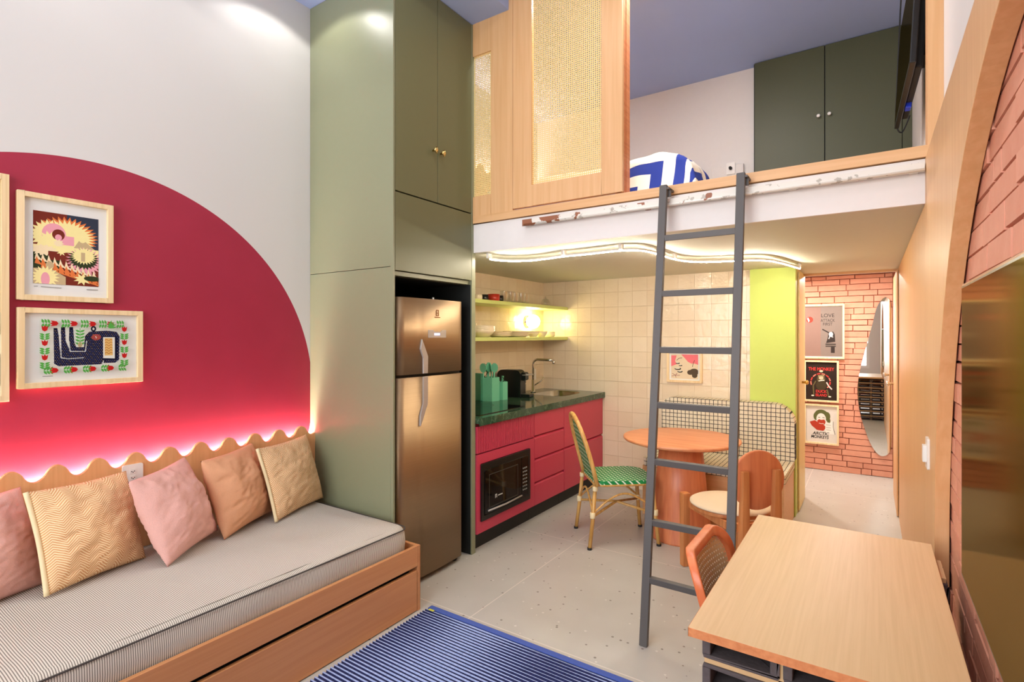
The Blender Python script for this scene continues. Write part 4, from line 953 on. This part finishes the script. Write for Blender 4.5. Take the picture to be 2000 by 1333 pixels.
a.text('DUCK', 0, -.125, .04, RD, .9, bold=.001).text('ISLAND', 0, -.165, .04, RD, .8, bold=.001)
framed('framed_poster', (-.443, YF-.022, .966), 0, .33, .448, .018, 'middle hallway poster, black with red lettering around a figure', 'poster', a)
a = Art((-.145, .145, -.2, .2)); GH = (96, 100, 58)
a.rect(-.145, .145, -.2, .2, (214, 208, 200)).ell(0, .115, .06, .045, GH).ell(-.045, .085, .028, .045, GH).ell(.055, .09, .03, .048, GH).ell(.07, .045, .016, .03, GH)
a.ell(.0, .06, .045, .06, (228, 222, 212)).line([(-.028, .075), (-.01, .074)], .006, (60, 56, 50)).line([(.012, .075), (.032, .073)], .006, (60, 56, 50)).poly([(-.04, .035), (-.02, .055), (0, .048), (.03, .055), (.045, .025), (.03, .0), (-.02, .0)], (176, 62, 44))
a.poly([(-.11, .02), (-.06, .04), (-.03, .02), (.02, .0), (.05, -.03), (.02, -.07), (-.04, -.065), (-.09, -.02)], (176, 62, 44)).line([(-.02, .012), (.0, .006), (.025, .01)], .005, (236, 226, 216))
a.poly([(.04, .03), (.085, .02), (.1, .045), (.115, .04), (.112, -.02), (.125, -.1), (.05, -.1), (.038, -.05)], (232, 226, 218))
for z in (.0, -.03, -.055): a.line([(.045, z), (.09, z-.003)], .003, (60, 56, 52))
a.line([(.112, .04), (.112, -.02), (.128, -.1)], .004, (50, 46, 44))
a.text('ARCTIC', -.005, -.115, .045, (34, 30, 30), .95, .25, bold=.001).text('MONKEYS', -.015, -.153, .045, (34, 30, 30), .8, .2, bold=.001)
framed('framed_poster', (-.443, YF-.022, .497), 0, .33, .432, .018, 'lowest hallway poster, white with a bearded face and black lettering', 'poster', a)
# ---- wavy mirror
mp_ = [(.1395, 1.862), (.10, 1.84), (.053, 1.755), (.030, 1.64), (.0, 1.50), (-.044, 1.31), (-.096, 1.08), (-.117, .88), (-.095, .66), (-.046, .475), (0, .335), (.053, .245), (.10, .215), (.155, .245), (.18, .32), (.186, .6), (.182, 1.0), (.186, 1.5), (.176, 1.80)]
def smooth(P, it=2):
    for _ in range(it):
        q = []
        for i in range(len(P)):
            a_, b_ = P[i], P[(i+1) % len(P)]; q += [(a_[0]*.75+b_[0]*.25, a_[1]*.75+b_[1]*.25), (a_[0]*.25+b_[0]*.75, a_[1]*.25+b_[1]*.75)]
        P = q
    return P
mo = smooth(mp_); t = thing('wall_mirror', (.03, YF-.03, 1.0), 'tall wavy frameless mirror on the hallway brick wall', 'mirror'); off = t.location
MB(off).prism(mo, YF-.042, YF-.036, 'xz').build('glass', 'mirror', t)
MB(off).prism([(x*.96+.0015, z*.99+.01) for x, z in mo], YF-.036, YF-.02, 'xz').build('backing_board', 'blackmat', t)

# ================================================================ LOFT FRONT
def cane_sheet(x0, x1, z0, z1, pitch, hole, y, off=(0, 0, 0), fn=None, th=.0012):
    m = MB(off); nx, nz = max(1, round((x1-x0)/pitch)), max(1, round((z1-z0)/pitch)); px, pz = (x1-x0)/nx, (z1-z0)/nz
    P = fn or (lambda u, v: (u, y, v))
    for i in range(nx):
        for j in range(nz):
            cx, cz = x0+(i+.5)*px, z0+(j+.5)*pz; h = hole*pitch/2; k = h*.45; a_, b_ = px/2, pz/2
            o = [(-a_, -k*1.3), (-a_, -b_), (a_, -b_), (a_, -k*1.3), (a_, k*1.3), (a_, b_), (-a_, b_), (-a_, k*1.3)]
            q = [(-h, -k), (-k, -h), (k, -h), (h, -k), (h, k), (k, h), (-k, h), (-h, k)]
            m.mesh([P(cx+u, cz+v) for u, v in o+q], [(r, (r+1) % 8, (r+1) % 8+8, r+8) for r in range(8)])
    return m
t = thing('sliding_panel', (-1.51, 2.85, 2.255), 'oak framed sliding panel with a large cane inset at the loft edge', 'sliding panel'); off = t.location
x0, x1, z0, z1 = -1.875, -1.144, 2.262, 3.70
MB(off).box(x0, -1.737, 2.795, 2.82, z0, z1).box(-1.268, x1, 2.795, 2.82, z0, z1).box(-1.737, -1.268, 2.795, 2.82, z0, 2.392).box(-1.737, -1.268, 2.795, 2.82, 3.56, z1).build('frame', 'wood', t, bevel=.0015)
o = cane_sheet(-1.737, -1.268, 2.392, 3.56, .0122, .52, 2.806, off).build('cane_inset', 'cane', t)
t = thing('fixed_panel', (-2.04, 2.85, 2.21), 'narrow fixed oak panel with a cane slot next to the green cabinet', 'panel'); off = t.location
MB(off).box(-2.05, -1.88, 2.80, 2.825, 2.205, z1).box(-2.199, -2.05, 2.80, 2.825, 2.205, 2.383).box(-2.199, -2.05, 2.80, 2.825, 3.32, z1).build('frame', 'wood', t, bevel=.0015)
cane_sheet(-2.199, -2.05, 2.383, 3.32, .0122, .5, 2.812, off).build('cane_inset', 'cane', t)
t = thing('panel_jamb', (-1.15, 2.9, 2.255), 'darker oak upright behind the sliding cane panel', 'jamb'); off = t.location
MB(off).box(-1.20, -1.146, 2.83, 2.85, 2.255, 3.715).box(-1.20, -1.146, 2.862, 2.915, 2.255, 3.715).box(-1.2, -1.15, 2.85, 2.862, 2.255, 3.715).build('post', 'edgewood', t)

# ---- ladder rail
t = thing('ladder_rail', (-.8, 2.78, 2.15), 'white painted steel rail with rust along the loft edge', 'rail'); off = t.location
MB(off).box(-1.785, .186, 2.765, 2.769, 2.136, 2.176).box(-1.785, .186, 2.769, 2.808, 2.172, 2.176).build('angle', 'rail', t)
MB(off).tube([(-1.77, 2.76, 2.143), (.186, 2.76, 2.143)], .006, 10).build('rod', 'rail', t)
for x in (-1.74, -1.0, -.3, .15): MB(off).box(x-.015, x+.015, 2.769, 2.809, 2.14, 2.172).build('bracket', 'rail', t)
# ---- ladder
t = thing('ladder', (-.69, 2.5, 0), 'dark grey steel ladder leaning on the loft rail', 'ladder'); off = t.location
def LY(z): return 2.425+.132*z
for x in (-.885, -.512): 
    MB(off).bar((x, LY(0), .0), (x, LY(2.235), 2.235), .038, .026, (0, 1, 0)).build('stile', 'ladder', t, bevel=.002)
    MB(off).box(x-.004, x+.03, LY(2.22)-.01, 2.80, 2.212, 2.222).box(x+.012, x+.03, 2.735, 2.75, 2.18, 2.222).build('hook', 'ladder', t)
for z in (1.956, 1.671, 1.390, 1.119, .847, .563, .30): MB(off).bar((-.868, LY(z), z), (-.529, LY(z), z), .03, .024, (0, 1, .13)).build('rung', 'ladder', t, bevel=.002)
# ---- neon
npts = [(-2.13, 2.90), (-2.08, 3.03), (-1.95, 3.10), (-1.80, 3.09), (-1.65, 3.06), (-1.5, 3.06), (-1.36, 3.045), (-1.25, 3.045), (-1.165, 3.09), (-1.125, 3.20), (-1.11, 3.38), (-1.095, 3.60), (-1.03, 3.78), (-.90, 3.87), (-.75, 3.91), (-.62, 3.97), (-.545, 4.13), (-.49, 4.40), (-.452, 4.64)]
def catmull(P, k=6):
    out = []
    for i in range(len(P)-1):
        p0, p1, p2, p3 = P[max(i-1, 0)], P[i], P[i+1], P[min(i+2, len(P)-1)]
        for j in range(k):
            t_ = j/k; out.append(tuple(.5*((2*p1[q])+(-p0[q]+p2[q])*t_+(2*p0[q]-5*p1[q]+4*p2[q]-p3[q])*t_**2+(-p0[q]+3*p1[q]-3*p2[q]+p3[q])*t_**3) for q in range(len(p1))))
    return out+[P[-1]]
nc = catmull(npts); t = thing('neon_tube', (-1.2, 3.4, 2.0), 'wavy white neon tube mounted under the loft', 'lamp'); off = t.location
MB(off).tube([(x, y, 1.976) for x, y in nc], .0052, 10).build('tube', 'neon', t)
MB(off).tube([(x, y, 1.9815) for x, y in nc], [.0075]*len(nc), 10).build('light_block_sleeve', 'plasticw', t)  # opaque cover added to keep the tube's light off the ceiling
MB(off).tube([(x+.01, y-.03, 2.0125) for x, y in nc], .0022, 6).build('cable', 'undergrey', t)
for i in (0, 24, 42, 66, 84, len(nc)-1): MB(off).box(nc[i][0]-.006, nc[i][0]+.012, nc[i][1]-.034, nc[i][1]+.006, 1.980, 2.0148).build('clip', 'plasticw', t)

# ================================================================ LOFT CONTENTS
t = thing('loft_wardrobe', (-.28, 4.83, 2.24), 'dark green two door wardrobe at the back of the loft', 'wardrobe'); off = t.location
MB(off).box(-.804, .2495, 4.80, 4.859, 2.241, 3.718).build('carcass', 'nichedark', t)
for x0, x1, kx in ((-.795, -.297, -.335), (-.290, .19, -.262)):
    dr = MB(off).box(x0, x1, 4.782, 4.80, 2.245, 3.715).build('door', 'closet', t, bevel=.001)
    MB(off).lathe([(.006, 0), (.006, -.014), (.013, -.018), (.013, -.026), (.006, -.03)], (kx, 4.782, 3.17), 14, 'y').build('knob', 'plasticw', dr)
MB(off).box(.194, .249, 4.782, 4.80, 2.245, 3.715).build('filler', 'closet', t)
t = thing('loft_bed', (-1.60, 3.78, 2.24), 'low bed base on the loft floor', 'bed')
MB().box(-.70, .60, -.60, .76, 0, .06).build('base', 'woodx', t)
MB().prism(rrect(-.69, .58, -.58, .75, .05), .06, .235, 'xy').build('mattress', 'plasticw', t, bevel=.02)
# duvet with rumpled drape
m = MB(); nx, ny = 80, 90; g = []; uvs = []
def drape(t_, lim, r_=.10):
    o_ = max(0, t_-lim)
    if o_ <= 0: return t_, 0
    a_ = min(o_/(r_*PI/2), 1)*PI/2
    return lim+r_*math.sin(a_)+max(0, o_-r_*PI/2)*.35, r_*(1-math.cos(a_))*1.0+max(0, o_-r_*PI/2)*.93
for i in range(nx+1):
    for j in range(ny+1):
        x = -.70+1.70*i/nx; y = -.98+1.75*j/ny
        xx, dx_ = drape(x, .62, .12); yy, dy_ = drape(-y, .62, .06); yy = -yy
        z = .285-max(dx_, dy_)
        z += (noise.noise(Vector((x*3, y*3, 1)))*.05+noise.noise(Vector((x*8, y*8, 5)))*.018)*min(1, max(0, z-.02)*6)
        yy += noise.noise(Vector((x*6, y*2, 7)))*.02*min(1, dy_*8); xx += noise.noise(Vector((y*7, x*2, 3)))*.03*min(1, dx_*8)
        g.append((xx, yy, max(z, .006+.004*abs(noise.noise(Vector((x*9, y*9, 0))))))); uvs.append((x, y))
m.mesh(g, [(i*(ny+1)+j, (i+1)*(ny+1)+j, (i+1)*(ny+1)+j+1, i*(ny+1)+j+1) for i in range(nx) for j in range(ny)], True)
o = solo(m, 'duvet', 'duvet', (-1.60, 3.78, 2.24), 'rumpled navy and cream striped duvet on the loft bed', 'duvet', fix=False)
at = o.data.attributes.new('fold', 'FLOAT_VECTOR', 'POINT')
for k_, (a_, b_) in enumerate(uvs): at.data[k_].vector = (a_, b_, 0)
sm = o.modifiers.new('thick', 'SOLIDIFY'); sm.thickness = .012; sm.offset = 1
t = thing('wall_panel', (-1.01, 4.845, 2.86), 'pale rectangular box panel on the loft wall beyond the bed', 'box')
MB().box(-.14, .12, -.02, .0135, -.12, .06).build('panel', 'white', t, bevel=.004)
sc_ = thing('wall_socket', (-.99, 4.824, 2.89), 'socket with a plug on the loft wall beside the duvet', 'socket')
MB().prism(rrect(-.035, .035, -.05, .05, .008), -.008, 0, 'xz').build('plate', 'plasticw', sc_)
MB().lathe([(.014, 0), (.012, -.025), (.005, -.032)], (.0, -.008, .0), 12, 'y').build('plug', 'blackmat', sc_)
# loft scalloped headboard on the left wall
t = thing('loft_headboard', (-2.93, 3.8, 2.24), 'scalloped glowing headboard seen through the narrow cane slot', 'headboard'); off = t.location
MB(off).prism(scallop(2.9, 4.84, 3.80, .19, 2.935, 3.0, 2.245), -2.912, -2.892, 'yz').build('panel', 'headwood', t)
MB(off).box(-2.94, -2.925, 2.9, 4.83, 2.90, 2.912).build('led_strip', 'glow', t)
# loft tv
t = thing('loft_television', (.19, 3.4, 2.95), 'black television on a wall bracket in the loft', 'television', rot=(0, math.radians(3), math.radians(1.8)))
MB().box(-.045, -.02, -.45, .45, -.28, .30).build('panel', 'black', t, bevel=.004)
MB().box(-.0455, -.045, -.44, .44, -.265, .29).build('screen', 'screen', t)
MB().box(-.02, .012, -.34, .36, -.26, .12).build('rear_housing', 'blackmat', t, bevel=.008)
MB().box(.012, .05, -.08, .08, -.1, .1).build('bracket', 'blackmat', t)
MB().box(-.018, .008, .1, .16, -.285, -.25).build('plug', 'bluled', t, bevel=.004)
cb = MB().tube(catmull([(.165, 4.00, 3.71), (.150, 4.0, 3.4), (.135, 4.0, 3.0), (.13, 4.0, 2.76), (.16, 4.02, 2.70), (.2, 4.04, 2.8)]), .004, 6).build('television_cable', 'blackmat'); tag(cb, 'thin black cable hanging beside the loft television', 'cable')

# ================================================================ TABLE, CHAIRS, BENCH
t = thing('round_table', (-1.146, 3.905, 0), 'round wooden dining table on a tapered pedestal', 'table')
MB().lathe([(.001, .69), (.375, .69), (.402, .699), (.410, .709), (.408, .719), (.40, .721), (.001, .721)], n=72, cap=False).build('tabletop', 'tabletop', t)
MB().lathe([(.216, 0), (.214, .01), (.18, .35), (.148, .69)], n=48).build('pedestal', 'tablewood', t)
# bench
t = thing('banquette', (-1.03, 4.5, 0), 'corner banquette with black grid fabric against the tiled wall', 'bench'); off = t.location
MB(off).prism([(-1.55, 0), (-.51, 0), (-.51, .40), (-1.55, .40)], 4.22, 4.822, 'xz').build('base', 'woodx', t, bevel=.002)
MB(off).prism(rrect(-1.54, -.50, 4.2, 4.80, .03), .402, .465, 'xy').build('seat_cushion', 'gridfab', t, bevel=.015, seg=3)
MB(off).prism(rrect(-1.55, -.492, .46, .915, .05, 8, [.02, .02, .16, .10]), 4.70, 4.824, 'xz').build('backrest', 'gridfab', t, bevel=.022, seg=4)
# rattan chair (faces local +x)
t = thing('bistro_chair', (-1.52, 3.63, 0), 'rattan bistro chair with green and white woven seat', 'chair', rz=math.radians(40))
for sy in (-1, 1):
    lg = MB().tube([(-.26, sy*.205, 0), (-.235, sy*.195, .2), (-.215, sy*.185, .43)], .0135, 12).build('leg', 'bamboo', t)
    MB().lathe([(.016, 0), (.016, .015)], (-.26, sy*.205, 0), 12).build('foot_cap', 'blackmat', lg)
    lg = MB().tube([(.235, sy*.19, 0), (.215, sy*.18, .2), (.195, sy*.17, .44)], .0135, 12).build('leg', 'bamboo', t)
    MB().lathe([(.016, 0), (.016, .015)], (.235, sy*.19, 0), 12).build('foot_cap', 'blackmat', lg)
def backpt(s_):   # hoop: s in 0..1
    a_ = PI*s_; y = -.185*math.cos(a_)*1.08; z = .43+.47*(math.sin(a_)**.55); return (-.205-.13*((z-.43)/.47)**1.1, y, z)
MB().tube([backpt(i/36) for i in range(37)], .015, 12).build('back_hoop', 'bamboo', t)
MB().tube([tuple(Vector(backpt(i/36))*1+Vector((.008, 0, 0))+Vector((0, -backpt(i/36)[1]*.16, -(backpt(i/36)[2]-.43)*.07))) for i in range(37)], .008, 8).build('inner_hoop', 'bamboo', t)
m = MB(); g = []
for i in range(17):
    for j in range(17):
        v = j/16; z = .47+.385*v; hw = .16*min(1, math.sqrt(max(0, 1-((z-.60)/.27)**2)) if z > .60 else 1); y = (-1+i/8)*hw
        g.append((-.203-.13*((z-.43)/.47)**1.1, y, z))
m.mesh(g, [(i*17+j, (i+1)*17+j, (i+1)*17+j+1, i*17+j+1) for i in range(16) for j in range(16)], True)
o = m.build('back_weave', 'gweave', t); sm = o.modifiers.new('thick', 'SOLIDIFY'); sm.thickness = .008
MB().prism([(x, y) for x, y in rrect(-.215, .225, -.205, .205, .06, 8, [.07, .12, .12, .07])], .437, .462, 'xy').build('seat', 'gweave', t, bevel=.011, seg=3)
MB().tube([(x, y, .432) for x, y in rrect(-.21, .215, -.195, .195, .06, 8, [.07, .12, .12, .07])], .011, 10, closed=True).build('seat_rim', 'bamboo', t)
for a_, b_ in (((-.235, -.195, .22), (.215, .18, .22)), ((-.235, .195, .22), (.215, -.18, .22))): MB().tube([a_, ((a_[0]+b_[0])/2, 0, .26), b_], .009, 10).build('cross_stretcher', 'bamboo', t)
for a_, b_ in (((-.235, -.195, .24), (.215, -.18, .24)), ((-.235, .195, .24), (.215, .18, .24)), ((-.235, -.195, .24), (-.235, .195, .24))):
    c_ = tuple((a_[i]+b_[i])/2 for i in range(2))+(.37,); MB().tube(catmull([a_, ((a_[0]*3+b_[0])/4, (a_[1]*3+b_[1])/4, .33), c_, ((a_[0]+3*b_[0])/4, (a_[1]+3*b_[1])/4, .33), b_]), .007, 8).build('arched_brace', 'bamboo', t)
for p in ((-.236, -.195), (-.236, .195), (.214, -.18), (.214, .18)):
    MB().lathe([(.017, .21), (.019, .215), (.019, .245), (.017, .25)], (p[0], p[1], 0), 12).build('binding', 'binding', t)
    MB().lathe([(.017, .395), (.018, .4), (.018, .42), (.017, .425)], (p[0]*.92, p[1]*.97, 0), 12).build('binding', 'binding', t)
# wooden round-back chair (faces local +x)
t = thing('wooden_chair', (-.70, 3.385, 0), 'wooden chair with a disc backrest and cream seat', 'chair', rz=math.radians(136))
sp_ = [(.235*math.cos(a_)*(1.0 if math.cos(a_) > 0 else .92), .225*math.sin(a_)) for a_ in [2*PI*i/48 for i in range(48)]]
MB().prism(sp_, .425, .445, 'xy', True).build('seat_board', 'chairwood', t, bevel=.004)
MB().lathe([(.001, .4455), (.215, .4455), (.230, .450), (.229, .458), (.215, .466), (.12, .472), (.001, .473)], n=48, cap=False).build('seat_pad', 'seatcream', t)
for sy in (-1, 1):
    MB().hull8([(.20, sy*.17-.022, 0), (.245, sy*.17-.022, 0), (.245, sy*.17+.022, 0), (.20, sy*.17+.022, 0)], [(.195, sy*.17-.026, .465), (.245, sy*.17-.026, .465), (.245, sy*.17+.026, .465), (.195, sy*.17+.026, .465)]).build('leg', 'chairwood', t, bevel=.005)
    MB().hull8([(-.29, sy*.10-.032, 0), (-.24, sy*.10-.032, 0), (-.24, sy*.10+.032, 0), (-.29, sy*.10+.032, 0)], [(-.295, sy*.10-.020, .72), (-.265, sy*.10-.020, .72), (-.265, sy*.10+.020, .72), (-.295, sy*.10+.020, .72)]).build('leg', 'chairwood', t, bevel=.005)
MB().box(-.24, .20, -.16, -.12, .375, .422).box(-.24, .20, .12, .16, .375, .422).box(-.26, -.22, -.12, .12, .375, .422).build('seat_rail', 'chairwood', t, bevel=.003)
MB().lathe([(.001, -.265), (.158, -.265), (.165, -.258), (.165, -.248), (.158, -.241), (.001, -.241)], (0, 0, .66), 48, 'x', cap=False).build('backrest', 'tablewood', t)
# desk
t = thing('desk', (-.10, 1.81, 0), 'oak desk top resting on stacked dark concrete blocks', 'desk'); off = t.location
MB(off).box(-.368, .172, 1.315, 2.30, .728, .75).build('top', 'deskwood', t, bevel=.0015)
MB(off).box(-.3685, .1725, 1.3145, 1.3155, .7285, .7495).box(-.3685, -.3675, 1.3145, 2.3, .7285, .7495).build('top_edge', 'edgewood', t)
def block(x0, y0, z0, w=.178, d=.17, h=.067):
    m = MB(off); e = .018
    m.box(x0, x0+w, y0, y0+d, z0, z0+.010).box(x0, x0+w, y0, y0+d, z0+h-.010, z0+h).box(x0, x0+e, y0, y0+d, z0+.010, z0+h-.010).box(x0+w-e, x0+w, y0, y0+d, z0+.010, z0+h-.010)
    return m.build('concrete_block', 'concrete', t, bevel=.003)
for y0 in (1.39, 2.06):
    for r in range(9):
        for c_ in range(3): block(-.352+c_*.184, y0, r*.0805, .172 if c_ < 2 else (.15 if y0 < 2 else .178))
    m = MB(off)
    for r in range(9): m.box(-.350, .164 if y0 < 2 else .19, y0+.006, y0+.164, r*.0805+.067, min(r*.0805+.0805, .7278))
    for c_ in range(2): m.box(-.352+c_*.184+.172, -.352+(c_+1)*.184, y0+.006, y0+.164, 0, .72)
    m.build('mortar', 'mortar', t)
# cane chair (faces local +x), pushed under the desk
t = thing('cane_chair', (-.155, 1.80, 0), 'orange wood chair with cane backrest pushed under the desk', 'chair')
BX = lambda y, z: -.225-.0+.045*(y/.21)**2-.10*((z-.45)/.35)
def outline(s_, k=1.0):
    P = rrect(-.205*k, .205*k, .50+(1-k)*.15, .80-(1-k)*.13, .07*k, 8, [.05, .05, .085, .085]); return P
oo = outline(1); n = len(oo); cx_, cz_ = 0, .65
inn = [(y*.84, cz_+(z-cz_)*.80) for y, z in oo]
def ringp(pts, dx): return [(BX(y, z)+dx, y, z) for y, z in pts]
m = MB(); vs = ringp(oo, -.014)+ringp(inn, -.014)+ringp(inn, .014)+ringp(oo, .014); fs = []
for i in range(n):
    j = (i+1) % n
    for r in range(4): q = (r+1) % 4; fs.append((r*n+i, r*n+j, q*n+j, q*n+i))
m.mesh(vs, fs, True); m.build('back_frame', 'canewood', t, bevel=.005, seg=3)
def ins(u, v): return inside((u, v), inn)
m = cane_sheet(-.172, .172, .53, .77, .0150, .36, 0, (0, 0, 0), lambda u, v: (BX(u, v), u, v))
# keep only the cane inside the frame outline
keep = [k for k, f in enumerate(m.f) if all(inside((m.v[i][1]*.97, cz_+(m.v[i][2]-cz_)*.97), inn) for i in f)]
m.f = [m.f[k] for k in keep]; m.mi = [0]*len(keep); m.sm = [False]*len(keep)
m.build('cane_weave', 'canech', t)
for sy in (-1, 1):
    MB().tube([(BX(sy*.19, .54), sy*.175, .54), (-.20, sy*.18, .45), (-.235, sy*.185, .0)], .016, 12).build('leg', 'canewood', t)
    MB().tube([(.16, sy*.175, .43), (.18, sy*.185, 0)], .016, 12).build('leg', 'canewood', t)
MB().prism(rrect(-.215, .19, -.205, .205, .05), .425, .455, 'xy').build('seat', 'canewood', t, bevel=.006)

# ================================================================ WALL TV, SWITCH, RUG
t = thing('wall_television', (.22, 1.17, 1.235), 'large wall mounted television on the rose brick wall', 'television'); off = t.location
MB(off).box(.192, .222, .45, 1.75, .853, 1.59).build('housing', flat((190, 140, 104), .4), t, bevel=.003)
MB(off).box(.1905, .192, .457, 1.743, .860, 1.583).build('bezel', 'black', t)
MB(off).box(.190, .1905, .462, 1.738, .865, 1.578).build('screen', 'screen', t)
MB(off).box(.222, .232, .9, 1.3, 1.1, 1.35).build('bracket', 'blackmat', t)
t = thing('light_switch', (.19, 2.64, 1.0), 'white light switch plate on the oak wall panel', 'light switch'); 
MB().prism(rrect(-.04, .04, -.06, .06, .008), -.008, 0, 'yz').build('plate', 'plasticw', t, bevel=.0015)
MB().prism(rrect(-.018, .028, -.035, .03, .005), -.02, -.008, 'yz').build('rocker', 'plasticw', t, bevel=.003)
# rug
m = MB(); prof = []; ys, ye = -.6, 2.105; N = int((ye-ys)/.02)
for k in range(N*6+1):
    y = ys+k*.02/6; ph = 2*PI*y/.02; prof.append((y, .007+.0035*(-math.cos(ph))))
xs = [-1.955+1.38*i/46 for i in range(47)]; vs = []
for i, x in enumerate(xs):
    for k, (y, z) in enumerate(prof): vs.append((x+(.004*math.sin(k*1.05+.3) if i in (0, 46) else 0), y+.004*noise.noise(Vector((x*2.2, y*1.5, 0))), z))
q = len(prof)
m.mesh(vs, [(i*q+k, (i+1)*q+k, (i+1)*q+k+1, i*q+k+1) for i in range(46) for k in range(q-1)], True)
for i in (0, 46):
    e = [vs[i*q+k] for k in range(q)]; m.mesh(e+[(x, y, .0005) for x, y, z in e], [(k, k+1, q+k+1, q+k) for k in range(q-1)])
t = thing('rug', (-1.26, 1, 0), 'blue ribbed rug on the grey terrazzo floor', 'rug')
m.off = Vector((0, 0, 0)); o = m.build('weave', 'rug', t, fix=False); o.location = (1.26, -1, 0)
o = MB().box(-1.957, -.573, 2.104, 2.136, .0008, .010).build('end_binding', 'rugedge', t, bevel=.003); o.location = (1.26, -1, 0)
o = MB().box(-1.935, -1.90, 2.082, 2.096, .0135, .0145).build('label_tag', flat((206, 206, 80)), t); o.location = (1.26, -1, 0)
